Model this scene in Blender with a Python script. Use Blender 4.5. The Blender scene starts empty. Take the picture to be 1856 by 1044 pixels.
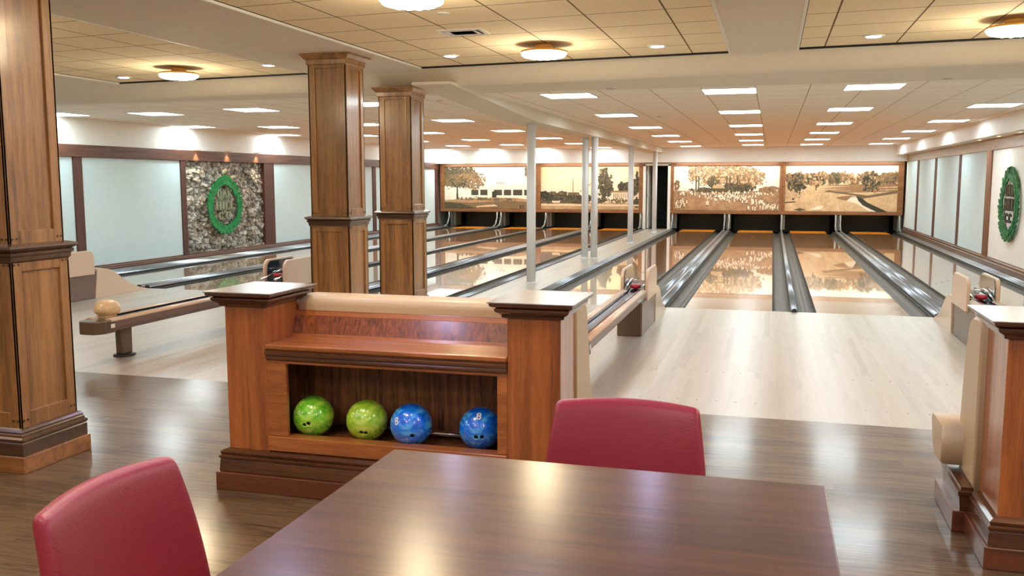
import bpy, bmesh, math, random
import numpy as np
from mathutils import Vector, Matrix
random.seed(7); RNG = np.random.default_rng(7)
SC = bpy.context.scene; COL = SC.collection
PI = math.pi
# ------------------------------------------------------------------ camera, world, exposure, general light
def make_camera():
    f, yaw, pit, roll = 1653.9, 0.2767, 0.1174, -0.0005
    cd = bpy.data.cameras.new('camera'); co = bpy.data.objects.new('camera', cd); COL.objects.link(co)
    cd.sensor_width = 36.0; cd.lens = f / 1856 * 36.0; cd.clip_start = .05; cd.clip_end = 100
    fw = Vector((-math.sin(yaw)*math.cos(pit), math.cos(yaw)*math.cos(pit), -math.sin(pit)))
    r = Vector((math.cos(yaw), math.sin(yaw), 0)); u = r.cross(fw)
    r2 = r*math.cos(roll)+u*math.sin(roll); u2 = u*math.cos(roll)-r*math.sin(roll)
    m = Matrix((r2, u2, -fw)).transposed().to_4x4(); m.translation = Vector((1.025, -11.664, 1.6144))
    co.matrix_world = m; SC.camera = co
make_camera()
w = bpy.data.worlds.new('world'); SC.world = w; w.use_nodes = True
w.node_tree.nodes['Background'].inputs[0].default_value = (.75, .8, .9, 1)
w.node_tree.nodes['Background'].inputs[1].default_value = .15
SC.view_settings.view_transform = 'Standard'; SC.view_settings.look = 'None'
SC.view_settings.exposure = 0.5; SC.view_settings.gamma = 1.0; SC.view_settings.use_curve_mapping = False
SC.cycles.use_denoising = True; SC.cycles.max_bounces = 8; SC.cycles.diffuse_bounces = 5
SC.cycles.glossy_bounces = 4; SC.cycles.sample_clamp_indirect = 6; SC.cycles.caustics_reflective = False
K_PANEL, K_DOWN, K_RING, K_WARM = 18.0, 20.0, 26.0, 6.0      # brightness of the lamps, set once here

# ------------------------------------------------------------------ helpers
class MB:
    def __init__(s): s.v = []; s.f = []; s.sm = []
    def add(s, vs, fs, smooth=False):
        n = len(s.v); s.v += [tuple(v) for v in vs]
        s.f += [tuple(n+i for i in f) for f in fs]; s.sm += [smooth]*len(fs); return s
    def box(s, x0, x1, y0, y1, z0, z1):
        return s.add([(x0,y0,z0),(x1,y0,z0),(x1,y1,z0),(x0,y1,z0),(x0,y0,z1),(x1,y0,z1),(x1,y1,z1),(x0,y1,z1)],
                     [(0,3,2,1),(4,5,6,7),(0,1,5,4),(1,2,6,5),(2,3,7,6),(3,0,4,7)])
    def frus(s, cx, cy, w0, d0, z0, w1, d1, z1):
        a, b, c, d = w0/2, d0/2, w1/2, d1/2
        return s.add([(cx-a,cy-b,z0),(cx+a,cy-b,z0),(cx+a,cy+b,z0),(cx-a,cy+b,z0),(cx-c,cy-d,z1),(cx+c,cy-d,z1),(cx+c,cy+d,z1),(cx-c,cy+d,z1)],
                     [(0,3,2,1),(4,5,6,7),(0,1,5,4),(1,2,6,5),(2,3,7,6),(3,0,4,7)])
    def mould(s, x0, x1, y0, y1, prof):
        """profile of (outset, z) swept round a rectangle, capped"""
        n = len(prof); vs = []
        for o, z in prof: vs += [(x0-o,y0-o,z),(x1+o,y0-o,z),(x1+o,y1+o,z),(x0-o,y1+o,z)]
        fs = [(0,3,2,1), tuple(4*(n-1)+k for k in range(4))]
        for i in range(n-1):
            for k in range(4): fs.append((4*i+k, 4*i+(k+1)%4, 4*i+4+(k+1)%4, 4*i+4+k))
        return s.add(vs, fs)
    def prism(s, pts, axis, a, b, smooth=False):
        """closed 2-D outline pushed along an axis from a to b"""
        n = len(pts)
        def P(p, t): return {'x': (t,p[0],p[1]), 'y': (p[0],t,p[1]), 'z': (p[0],p[1],t)}[axis]
        vs = [P(p,a) for p in pts]+[P(p,b) for p in pts]
        s.add(vs, [tuple(range(n))[::-1], tuple(range(n,2*n))])
        k = len(s.v)-2*n
        s.f += [(k+i, k+(i+1)%n, k+n+(i+1)%n, k+n+i) for i in range(n)]; s.sm += [smooth]*n
        return s
    def lathe(s, prof, cx=0, cy=0, n=32, axis='z', c=0, smooth=True, sx=1, sy=1):
        vs = []
        for r, z in prof:
            for k in range(n):
                t = 2*PI*k/n; a, b = r*math.cos(t)*sx, r*math.sin(t)*sy
                vs.append({'z': (cx+a,cy+b,z), 'y': (cx+a,z,cy+b), 'x': (z,cx+a,cy+b)}[axis])
        fs = []
        for i in range(len(prof)-1):
            for k in range(n): fs.append((i*n+k, i*n+(k+1)%n, (i+1)*n+(k+1)%n, (i+1)*n+k))
        s.add(vs, fs, smooth); m = len(s.v)-len(vs)
        s.f += [tuple(m+k for k in range(n))[::-1], tuple(m+(len(prof)-1)*n+k for k in range(n))]; s.sm += [False]*2
        return s
    def tube(s, pts, r, n=10):
        pts = [Vector(p) for p in pts]; vs = []
        for i, p in enumerate(pts):
            d = (pts[min(i+1,len(pts)-1)]-pts[max(i-1,0)]).normalized()
            a = d.cross(Vector((0,0,1)) if abs(d.z) < .9 else Vector((1,0,0))).normalized(); b = d.cross(a)
            vs += [p+(a*math.cos(2*PI*k/n)+b*math.sin(2*PI*k/n))*r for k in range(n)]
        fs = [(i*n+k, i*n+(k+1)%n, (i+1)*n+(k+1)%n, (i+1)*n+k) for i in range(len(pts)-1) for k in range(n)]
        s.add(vs, fs, True); m = len(s.v)-len(vs)
        s.f += [tuple(m+k for k in range(n)), tuple(m+(len(pts)-1)*n+k for k in range(n))[::-1]]; s.sm += [False]*2
        return s
def origin(o):
    p = Vector((0,0,0))
    while o is not None: p += o.location; o = o.parent
    return p
def put(name, mb, mat, parent=None, bevel=0, label=None, kind=None, subsurf=0, loc=None):
    """one mesh object; the coordinates in mb are room coordinates"""
    off = origin(parent) if parent else Vector((0,0,0))
    if loc is not None: off = off+Vector(loc)
    me = bpy.data.meshes.new(name)
    me.from_pydata([tuple(Vector(v)-off) for v in mb.v], [], mb.f)
    me.polygons.foreach_set('use_smooth', mb.sm)
    bm = bmesh.new(); bm.from_mesh(me); bmesh.ops.recalc_face_normals(bm, faces=bm.faces); bm.to_mesh(me); bm.free()
    me.materials.append(mat)
    o = bpy.data.objects.new(name, me); COL.objects.link(o)
    if parent: o.parent = parent
    if loc is not None: o.location = loc
    if bevel:
        b = o.modifiers.new('bevel', 'BEVEL'); b.width = bevel; b.segments = 2; b.limit_method = 'ANGLE'; b.angle_limit = .6
    if subsurf:
        b = o.modifiers.new('subsurf', 'SUBSURF'); b.levels = b.render_levels = subsurf
        for p in me.polygons: p.use_smooth = True
    if label: o['label'] = label
    if kind: o['kind'] = kind
    return o
def thing(name, label, cat, loc=(0,0,0), group=None):
    o = bpy.data.objects.new(name, None); COL.objects.link(o); o.location = loc; o.empty_display_size = .1
    o['label'] = label; o['category'] = cat
    if group: o['group'] = group
    return o
def solo(name, mb, mat, label, cat, group=None, base=None, **k):
    o = put(name, mb, mat, loc=base, **k); o['label'] = label; o['category'] = cat
    if group: o['group'] = group
    return o
def struct(name, mb, mat, **k): return put(name, mb, mat, kind='structure', **k)
def dup(root, loc, label=None, group=None):
    def cp(o, par):
        c = o.copy(); COL.objects.link(c)
        if par: c.parent = par
        for ch in [q for q in ALLCH.get(o.name, [])]: cp(ch, c)
        return c
    ALLCH.clear()
    for q in bpy.data.objects:
        if q.parent: ALLCH.setdefault(q.parent.name, []).append(q)
    r = cp(root, None); r.location = loc
    if label: r['label'] = label
    if group: r['group'] = group
    return r
ALLCH = {}
def srgb(r, g, b): return tuple((c/255/12.92 if c/255 <= .04045 else ((c/255+.055)/1.055)**2.4) for c in (r,g,b))+(1,)
def text_mesh(body, size=1.0, extrude=0.0):
    cu = bpy.data.curves.new('t', 'FONT'); cu.body = body; cu.size = size; cu.extrude = extrude; cu.align_x = 'CENTER'; cu.align_y = 'CENTER'
    cu.resolution_u = 6; cu.offset = size*.022
    o = bpy.data.objects.new('t', cu); COL.objects.link(o); dg = bpy.context.evaluated_depsgraph_get()
    me = bpy.data.meshes.new_from_object(o.evaluated_get(dg)); bpy.data.objects.remove(o)
    mb = MB(); mb.add([tuple(v.co) for v in me.vertices], [tuple(p.vertices) for p in me.polygons]); return mb
def spot(x,y,z,d,wt,c,ang=80,r=.03):
    l = bpy.data.lights.new('spot','SPOT'); l.energy = wt; l.color = c; l.spot_size = math.radians(ang); l.spot_blend = .6; l.shadow_soft_size = r
    o = bpy.data.objects.new('spot_light', l); COL.objects.link(o); o.location = (x,y,z); o.rotation_euler = Vector(d).to_track_quat('-Z','Y').to_euler()
# ------------------------------------------------------------------ materials
def newmat(name):
    m = bpy.data.materials.new(name); m.use_nodes = True; nt = m.node_tree
    return m, nt, nt.nodes['Principled BSDF']
def N(nt, typ, **k):
    n = nt.nodes.new(typ)
    for a, b in k.items(): setattr(n, a, b)
    return n
def plain(name, rgb, rough=.5, metal=0, coat=0, coat_rough=.1, noise=0, nscale=8, bump=0, bscale=60, spec=.5):
    m, nt, b = newmat(name); c = srgb(*rgb)
    b.inputs['Base Color'].default_value = c; b.inputs['Roughness'].default_value = rough; b.inputs['Metallic'].default_value = metal
    b.inputs['Coat Weight'].default_value = coat; b.inputs['Coat Roughness'].default_value = coat_rough; b.inputs['Specular IOR Level'].default_value = spec
    tc = N(nt, 'ShaderNodeTexCoord')
    if noise:
        no = N(nt, 'ShaderNodeTexNoise'); no.inputs['Scale'].default_value = nscale; no.inputs['Detail'].default_value = 4
        nt.links.new(tc.outputs['Object'], no.inputs['Vector'])
        r = N(nt, 'ShaderNodeValToRGB'); r.color_ramp.elements[0].position = .3; r.color_ramp.elements[1].position = .7
        r.color_ramp.elements[0].color = tuple(x*(1-noise) for x in c[:3])+(1,); r.color_ramp.elements[1].color = tuple(min(1,x*(1+noise)) for x in c[:3])+(1,)
        nt.links.new(no.outputs['Fac'], r.inputs[0]); nt.links.new(r.outputs[0], b.inputs['Base Color'])
    if bump:
        no = N(nt, 'ShaderNodeTexNoise'); no.inputs['Scale'].default_value = bscale; nt.links.new(tc.outputs['Object'], no.inputs['Vector'])
        bp = N(nt, 'ShaderNodeBump'); bp.inputs['Strength'].default_value = bump; bp.inputs['Distance'].default_value = .005
        nt.links.new(no.outputs['Fac'], bp.inputs['Height']); nt.links.new(bp.outputs[0], b.inputs['Normal'])
    return m
def emit(name, rgb, strength):
    m, nt, b = newmat(name); b.inputs['Base Color'].default_value = (.8,.8,.8,1)
    b.inputs['Emission Color'].default_value = srgb(*rgb); b.inputs['Emission Strength'].default_value = strength
    return m
def wood(name, dark, light, axis='z', scale=1.0, rough=.35, coat=.8, fig=1.0, bump=.05, coat_rough=.16):
    m, nt, b = newmat(name); tc = N(nt, 'ShaderNodeTexCoord'); mp = N(nt, 'ShaderNodeMapping')
    s = {'x': (.8,14,14), 'y': (14,.8,14), 'z': (14,14,.8)}[axis]
    mp.inputs['Scale'].default_value = tuple(q*scale for q in s)
    nt.links.new(tc.outputs['Object'], mp.inputs[0])
    n1 = N(nt, 'ShaderNodeTexNoise'); n1.inputs['Scale'].default_value = 1.2; n1.inputs['Detail'].default_value = 6; n1.inputs['Distortion'].default_value = .6*fig
    mp2 = N(nt, 'ShaderNodeMapping'); mp2.inputs['Scale'].default_value = tuple(q*6*scale for q in s); nt.links.new(tc.outputs['Object'], mp2.inputs[0])
    n2 = N(nt, 'ShaderNodeTexNoise'); n2.inputs['Scale'].default_value = 2; n2.inputs['Detail'].default_value = 3
    nt.links.new(mp.outputs[0], n1.inputs['Vector']); nt.links.new(mp2.outputs[0], n2.inputs['Vector'])
    mx = N(nt, 'ShaderNodeMath', operation='MULTIPLY_ADD'); mx.inputs[1].default_value = .35; nt.links.new(n2.outputs['Fac'], mx.inputs[0])
    ml = N(nt, 'ShaderNodeMath', operation='MULTIPLY'); ml.inputs[1].default_value = .65; nt.links.new(n1.outputs['Fac'], ml.inputs[0])
    nt.links.new(ml.outputs[0], mx.inputs[2])
    r = N(nt, 'ShaderNodeValToRGB'); r.color_ramp.elements[0].position = .34; r.color_ramp.elements[1].position = .64
    r.color_ramp.elements[0].color = srgb(*dark); r.color_ramp.elements[1].color = srgb(*light)
    nt.links.new(mx.outputs[0], r.inputs[0]); nt.links.new(r.outputs[0], b.inputs['Base Color'])
    b.inputs['Roughness'].default_value = rough; b.inputs['Coat Weight'].default_value = coat; b.inputs['Coat Roughness'].default_value = coat_rough
    if bump:
        bp = N(nt, 'ShaderNodeBump'); bp.inputs['Strength'].default_value = bump; bp.inputs['Distance'].default_value = .002
        nt.links.new(n2.outputs['Fac'], bp.inputs['Height']); nt.links.new(bp.outputs[0], b.inputs['Normal'])
    return m
def boards(name, cols, width, length, axis='y', rough=.2, coat=.6, coat_rough=.05, line=.25, grain=.25, bump=.02, ior=1.5, wob=0):
    """board floor: boards run along axis; each board has its own tone"""
    m, nt, b = newmat(name); tc = N(nt, 'ShaderNodeTexCoord'); sp = N(nt, 'ShaderNodeSeparateXYZ'); nt.links.new(tc.outputs['Object'], sp.inputs[0])
    A, L = ('X','Y') if axis == 'y' else ('Y','X')
    def M(op, a, bb=None, c=None):
        n = N(nt, 'ShaderNodeMath', operation=op)
        for i, q in enumerate((a, bb, c)):
            if q is None: continue
            if isinstance(q, (int, float)): n.inputs[i].default_value = q
            else: nt.links.new(q, n.inputs[i])
        return n.outputs[0]
    u = M('DIVIDE', sp.outputs[A], width); iu = M('FLOOR', u); fu = M('FRACT', u)
    wn = N(nt, 'ShaderNodeTexWhiteNoise', noise_dimensions='1D'); nt.links.new(iu, wn.inputs['W'])
    v = M('ADD', M('DIVIDE', sp.outputs[L], length), M('MULTIPLY', wn.outputs['Value'], 7.3)); iv = M('FLOOR', v); fv = M('FRACT', v)
    cb = N(nt, 'ShaderNodeCombineXYZ'); nt.links.new(iu, cb.inputs[0]); nt.links.new(iv, cb.inputs[1])
    w2 = N(nt, 'ShaderNodeTexWhiteNoise', noise_dimensions='3D'); nt.links.new(cb.outputs[0], w2.inputs['Vector'])
    r = N(nt, 'ShaderNodeValToRGB'); el = r.color_ramp.elements
    while len(el) < len(cols): el.new(.5)
    for i, c in enumerate(cols): el[i].position = i/(len(cols)-1); el[i].color = srgb(*c)
    # grain
    mp = N(nt, 'ShaderNodeMapping'); mp.inputs['Scale'].default_value = (40,2.2,40) if axis == 'y' else (2.2,40,40)
    ad = N(nt, 'ShaderNodeVectorMath', operation='ADD'); sc = N(nt, 'ShaderNodeVectorMath', operation='SCALE'); sc.inputs['Scale'].default_value = 9
    nt.links.new(w2.outputs['Color'], sc.inputs[0]); nt.links.new(tc.outputs['Object'], ad.inputs[0]); nt.links.new(sc.outputs[0], ad.inputs[1])
    nt.links.new(ad.outputs[0], mp.inputs[0]); no = N(nt, 'ShaderNodeTexNoise'); no.inputs['Scale'].default_value = 1; no.inputs['Detail'].default_value = 5
    no.inputs['Distortion'].default_value = wob
    nt.links.new(mp.outputs[0], no.inputs['Vector'])
    nt.links.new(M('ADD', M('MULTIPLY', w2.outputs['Value'], 1-grain), M('MULTIPLY', M('MULTIPLY_ADD', no.outputs['Fac'], 2.6, -.8), grain)), r.inputs[0])
    edge = M('MINIMUM', M('MULTIPLY', M('MINIMUM', fu, M('SUBTRACT', 1, fu)), width), M('MULTIPLY', M('MINIMUM', fv, M('SUBTRACT', 1, fv)), length))
    e = M('MULTIPLY', M('LESS_THAN', edge, .0009), line)
    mix = N(nt, 'ShaderNodeMix', data_type='RGBA'); nt.links.new(e, mix.inputs['Factor']); nt.links.new(r.outputs[0], mix.inputs['A']); mix.inputs['B'].default_value = (.05,.03,.02,1)
    nt.links.new(mix.outputs['Result'], b.inputs['Base Color'])
    b.inputs['Roughness'].default_value = rough; b.inputs['Coat Weight'].default_value = coat; b.inputs['Coat Roughness'].default_value = coat_rough; b.inputs['Coat IOR'].default_value = ior
    if bump:
        bp = N(nt, 'ShaderNodeBump'); bp.inputs['Strength'].default_value = bump; bp.inputs['Distance'].default_value = .002
        nt.links.new(no.outputs['Fac'], bp.inputs['Height']); nt.links.new(bp.outputs[0], b.inputs['Normal']); nt.links.new(bp.outputs[0], b.inputs['Coat Normal'])
    return m
def tiles(name, rgb, sx, sy, ox, oy, line_rgb, lw=.006, skew=0, rough=.9):
    m, nt, b = newmat(name); tc = N(nt, 'ShaderNodeTexCoord'); sp = N(nt, 'ShaderNodeSeparateXYZ'); nt.links.new(tc.outputs['Object'], sp.inputs[0])
    def M(op, a, bb=None, c=None):
        n = N(nt, 'ShaderNodeMath', operation=op)
        for i, q in enumerate((a, bb, c)):
            if q is None: continue
            if isinstance(q, (int, float)): n.inputs[i].default_value = q
            else: nt.links.new(q, n.inputs[i])
        return n.outputs[0]
    u = M('FRACT', M('DIVIDE', M('SUBTRACT', sp.outputs['X'], ox), sx))
    v = M('FRACT', M('DIVIDE', M('SUBTRACT', M('ADD', sp.outputs['Y'], M('MULTIPLY', sp.outputs['X'], skew)), oy), sy))
    e = M('MINIMUM', M('MULTIPLY', M('MINIMUM', u, M('SUBTRACT', 1, u)), sx), M('MULTIPLY', M('MINIMUM', v, M('SUBTRACT', 1, v)), sy))
    f = M('LESS_THAN', e, lw)
    no = N(nt, 'ShaderNodeTexNoise'); no.inputs['Scale'].default_value = 90; nt.links.new(tc.outputs['Object'], no.inputs['Vector'])
    c = srgb(*rgb); r = N(nt, 'ShaderNodeValToRGB'); r.color_ramp.elements[0].color = tuple(q*.93 for q in c[:3])+(1,); r.color_ramp.elements[1].color = c
    r.color_ramp.elements[0].position = .35; r.color_ramp.elements[1].position = .6
    nt.links.new(no.outputs['Fac'], r.inputs[0])
    mix = N(nt, 'ShaderNodeMix', data_type='RGBA'); nt.links.new(f, mix.inputs['Factor']); nt.links.new(r.outputs[0], mix.inputs['A']); mix.inputs['B'].default_value = srgb(*line_rgb)
    nt.links.new(mix.outputs['Result'], b.inputs['Base Color']); b.inputs['Roughness'].default_value = rough
    return m
def vcol(name, rough=.5, coat=0):
    m, nt, b = newmat(name); a = N(nt, 'ShaderNodeVertexColor', layer_name='print'); nt.links.new(a.outputs['Color'], b.inputs['Base Color'])
    b.inputs['Roughness'].default_value = rough; b.inputs['Coat Weight'].default_value = coat; return m
OAK = wood('oak_vertical', (100,66,32), (166,120,66), 'z')
OAKX = wood('oak_horizontal', (108,68,32), (170,114,60), 'x')
OAKY = wood('oak_horizontal_deep', (96,54,22), (168,108,52), 'y')
OAKD = wood('dark_oak_moulding', (52,34,18), (92,62,34), 'x', rough=.3)
CAB = wood('console_oak', (126,70,32), (184,110,50), 'z', scale=1.3)
CABX = wood('console_oak_rail', (126,72,32), (184,113,54), 'x', scale=1.3)
CABP = wood('console_plinth_wood', (78,40,22), (120,66,36), 'x', scale=1.3)
CABD = wood('console_dark_moulding', (58,34,18), (104,64,34), 'x', rough=.25, coat=.5)
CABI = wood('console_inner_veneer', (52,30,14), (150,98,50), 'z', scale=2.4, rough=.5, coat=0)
FIG = wood('figured_veneer', (70,36,18), (158,90,46), 'z', scale=3.2, fig=1.6)
WALLW = wood('wall_trim_wood', (74,44,34), (116,76,58), 'y', rough=.5, coat=.1)
WALLZ = wood('wall_trim_wood_upright', (66,38,32), (100,62,50), 'z', rough=.6, coat=0)
FRAMEW = wood('mural_frame_wood', (114,74,42), (154,104,60), 'x', rough=.5, coat=.1)
PLATE = wood('post_cap_top', (96,82,68), (130,112,94), 'x', rough=.2, coat=1, coat_rough=.22); PLATE.node_tree.nodes['Principled BSDF'].inputs['Coat IOR'].default_value = 2.4
TABLE = wood('table_top_wood', (62,34,17), (94,55,30), 'x', scale=.6, rough=.55, coat=1, bump=0, coat_rough=.22); TABLE.node_tree.nodes['Principled BSDF'].inputs['Coat IOR'].default_value = 1.36; TABLE.node_tree.nodes['Principled BSDF'].inputs['Specular IOR Level'].default_value = .15
FLOORD = boards('dark_plank_floor', [(46,34,22),(86,68,46),(116,94,64),(62,48,32)], .125, 1.4, 'x', rough=.4, coat=.6, coat_rough=.15, grain=.6, bump=.12, line=.5, wob=1.6, ior=1.42); FLOORD.node_tree.nodes['Principled BSDF'].inputs['Specular IOR Level'].default_value = .15
APPR = boards('approach_maple', [(158,148,132),(174,165,149),(184,175,159),(166,156,141)], .058, 1.9, 'y', rough=.38, coat=.5, coat_rough=.28, line=.1, grain=.3)
LANE = boards('lane_maple', [(172,144,116),(186,158,128),(198,170,138)], .0273, 4.5, 'y', rough=.2, coat=1, coat_rough=.02, line=.15, grain=.25, bump=.008, ior=1.62)
PINE = boards('lane_pine', [(186,122,70),(200,136,82),(212,150,94)], .0273, 4.5, 'y', rough=.2, coat=1, coat_rough=.02, line=.15, grain=.25, bump=.008, ior=1.62)
DECK = boards('pin_deck_glow_orange', [(224,132,30),(236,148,40)], .0273, 4.5, 'y', rough=.3, coat=.3, coat_rough=.03, line=.15, grain=.25, bump=0)  # orange glow of the deck lamp is put into this base colour
GUT = plain('gutter_grey', (56,56,48), .42, 0, noise=.5, nscale=14, spec=.3)
CAP = plain('divider_metal', (150,153,158), .28, .7, noise=.08, nscale=3)
CAPD = plain('divider_dark_stripe', (56,58,66), .3, .5)
CREAM = plain('cream_plastic', (208,184,160), .35, coat=.3, coat_rough=.1)
TAUPE = plain('taupe_panel', (112,90,80), .4, coat=.2)
BROWNP = plain('brown_plastic', (92,74,56), .4, coat=.2)
DARKP = plain('dark_glossy_plastic', (28,36,46), .12, coat=.8)
TROUGH = plain('trough_dark_purple', (82,78,96), .25, .3)
REDP = plain('red_rubber', (170,40,60), .35)
CHROME = plain('chrome', (220,222,225), .1, 1)
WHITE = plain('white_paint', (240,238,232), .5, noise=.02)
POSTW = plain('white_post_paint', (228,230,232), .35, coat=.2)
PLASTER = plain('ceiling_plaster', (228,221,206), .8, noise=.02)
FABW = plain('white_acoustic_fabric', (206,224,226), .9, bump=.2, bscale=300, noise=.02)
BLACK = plain('black_void', (10,10,11), .7)
DARKG = plain('dark_green_room', (40,54,48), .7, noise=.4, nscale=3)
TILEF = tiles('tan_ceiling_tile', (252,236,202), .61, .61, .23, -2.33, (120,90,60), .007, skew=.1)
TILEL = tiles('lane_ceiling_tile', (255,246,236), .6, .6, .2, -.7, (186,164,144), .006)
RED = plain('red_leather', (150,36,52), .4, bump=.25, bscale=220, coat=.35, coat_rough=.35)
CUSH = plain('tan_leather', (196,177,138), .42, bump=.15, bscale=150, coat=.1)
GREEN1 = plain('emblem_green', (22,140,78), .4, noise=.15, nscale=20)
GREEN2 = plain('emblem_dark_green', (36,110,62), .45, noise=.45, nscale=14)
LETD = plain('emblem_letter_dark', (62,58,44), .4)
LETP = plain('emblem_letter_pale', (150,160,130), .5)
LEGM = plain('dark_metal', (60,52,46), .4, .5)
TRIMW = plain('lamp_trim_white', (235,235,235), .4)
BRASS = plain('lamp_rim_gold', (214,160,80), .35, .3)
E_PANEL = emit('panel_light', (228,246,250), K_PANEL)
E_DOWN = emit('cool_downlight', (222,226,255), K_DOWN)
E_RING = emit('warm_ring_light', (255,226,170), K_RING)
E_MINI = emit('small_warm_downlight', (255,220,150), K_WARM*5)

# ------------------------------------------------------------------ room shell
XL, XR, YE, YB, ZL, ZF = -10.3, 4.95, 18.87, -13.6, 2.67, 2.83
YA = -5.34
def e1(x): return -2.37-.1*x            # front edge of the plaster drop
struct('floor_dining', MB().box(XL-.1, 6.0, YB-.1, YA, -.12, 0), FLOORD)
struct('floor_approach', MB().box(XL-.1, XR+.1, YA, 0, -.12, 0), APPR)
struct('floor_aisle', MB().box(-3.0, -2.2, 0, 19.3, -.12, 0), APPR)
struct('floor_lane_bed', MB().box(XL-.1, XR+.1, 0, 21.0, -.3, -.13), BLACK)
m = MB().box(XL-.1, XR+.1, -.85, YE+.3, ZL, ZL+.1); struct('ceiling_lanes', m, TILEL)
# foreground ceiling: plaster soffit with coffers, tile sheet above
m = MB()
def quad_slab(m, P, z0, z1):
    n = len(P); m.add([(x,y,z0) for x,y in P]+[(x,y,z1) for x,y in P], [tuple(range(n))[::-1], tuple(range(n,2*n))]+[(i,(i+1)%n,n+(i+1)%n,n+i) for i in range(n)])
COF = [(-7.0,-4.1),(-2.74,.6),(1.2,5.6)]
xs = [XL-.1,-7.0,-4.1,-2.74,.6,1.2,5.6,6.1]
for a, b in ((XL-.1,-7.0),(-4.1,-2.74),(.6,1.2),(5.6,6.1)): quad_slab(m, [(a,YB-.1),(b,YB-.1),(b,e1(b)),(a,e1(a))], ZF, ZF+.15)
# drop: swept curve from the soffit down to the lane ceiling, following the slanting edge
prof = [(0,ZF+.15),(0,ZF),(.05,ZF)]+[(.05+.4*k/18, ZF-(ZF-ZL)*(.5-.5*math.cos(PI*k/18))) for k in range(1,19)]
X0, X1 = XL-.1, 6.1
vs = []; 
for x in (X0, X1):
    for t, z in prof: vs.append((x, e1(x)+t, z))
    vs.append((x, -.85, ZL)); vs.append((x, -.85, ZF+.15))
n = len(vs)//2
m.add(vs, [(i, i+1, n+i+1, n+i) for i in range(n-1)]+[(n-1,0,n,2*n-1)])
struct('ceiling_plaster_soffit', m, PLASTER)
struct('ceiling_dining_tiles', MB().box(XL-.1, 6.1, YB-.1, -1.2, ZF+.02, ZF+.13), TILEF)
for i, (a, b) in enumerate(COF):         # pale lip and dark shadow gap round each coffer
    m = MB(); d = .022
    for q0, q1 in (((a,YB),(a,e1(a))),((b,e1(b)),(b,YB))):
        s = 1 if q0[0] == a else -1
        m.box(min(q0[0],q0[0]+s*d), max(q0[0],q0[0]+s*d), YB, e1(q0[0]), ZF-.004, ZF+.018)
    struct('trim_%d' % (i+1), m, WHITE)
    m = MB(); quad_slab(m, [(a,e1(a)-.012),(b,e1(b)-.012),(b,e1(b)+.002),(a,e1(a)+.002)], ZF+.001, ZF+.021)
    m.box(a+.022, a+.03, YB, e1(a), ZF+.016, ZF+.021) ; m.box(b-.03, b-.022, YB, e1(b), ZF+.016, ZF+.021)
    struct('trim_%d' % (i+11), m, BLACK)
# long beam over the white posts
struct('ceiling_beam_posts', MB().prism([(-2.0,ZL+.03),(-2.0,ZL),(1.6,2.5),(1.95,2.49),(18.6,2.49),(18.6,ZL+.02)],'x',-2.88,-2.42), PLASTER)
# walls
struct('wall_left', MB().box(XL-.25, XL-.12, YB-.1, 21.1, -.1, 2.95), WHITE)
struct('wall_right', MB().box(XR+.02, XR+.15, -1.0, 21.1, -.1, 2.95), WHITE)
struct('wall_right_dining', MB().box(6.0, 6.15, YB-.1, -1.0, -.1, 2.95), WHITE)
struct('wall_right_return', MB().box(XR+.1, 6.1, -1.1, -1.0, -.1, 2.95), WHITE)
struct('wall_rear', MB().box(XL-.2, 6.1, YB-.2, YB-.05, -.1, 2.95), PLASTER)
struct('wall_far_fascia', MB().box(XL-.1, XR+.02, 18.4, 18.8, 2.19, ZL+.02), WHITE)
struct('wall_pit', MB().box(XL-.1, XR+.1, 20.9, 21.0, -.2, 2.7), BLACK)
struct('ceiling_pit', MB().box(XL-.1, XR+.1, 18.99, 20.95, 2.6, 2.7), BLACK)
for i, (a, b) in enumerate(((XL,-3.22),(-2.12,XR))): struct('wall_masking_back_%s' % ('left','right')[i], MB().box(a, b, 18.88, 18.98, .545, 2.7), BLACK)
# doorway between the murals
dr = struct('door_1', MB().box(-3.1,-3.02,18.72,18.95,0,2.14).box(-2.29,-2.2,18.72,18.95,0,2.14).box(-3.1,-2.2,18.72,18.95,2.09,2.16), WHITE)
struct('wall_door_side_left', MB().box(-3.1,-3.03,18.96,20.9,0,2.6), WHITE)
struct('wall_door_side_right', MB().box(-2.27,-2.2,18.96,20.9,0,2.6), DARKG)
put('door_leaf', MB().box(-2.99,-2.95,18.96,19.7,.02,2.08), WHITE, dr)
for z in (.25,1.05,1.8): put('hinge', MB().box(-3.0,-2.975,18.9,18.95,z,z+.1), CHROME, dr)
struct('wall_door_room', MB().box(-3.1,-2.2,20.6,20.7,0,2.6), DARKG)
struct('floor_back_room', MB().box(-3.1,-2.2,19.3,20.9,-.12,0), plain('back_room_floor',(70,50,34),.4))
# side-wall boxes under the ceiling (the upper white bands) with their soffits
struct('wall_left_upper_band', MB().box(XL-.13, XL+.0, -1.1, 18.62, 2.22, ZL+.01), WHITE)
struct('wall_right_upper_box', MB().box(4.6, XR+.05, -1.1, 18.62, 2.37, ZL+.01), WHITE)
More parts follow.
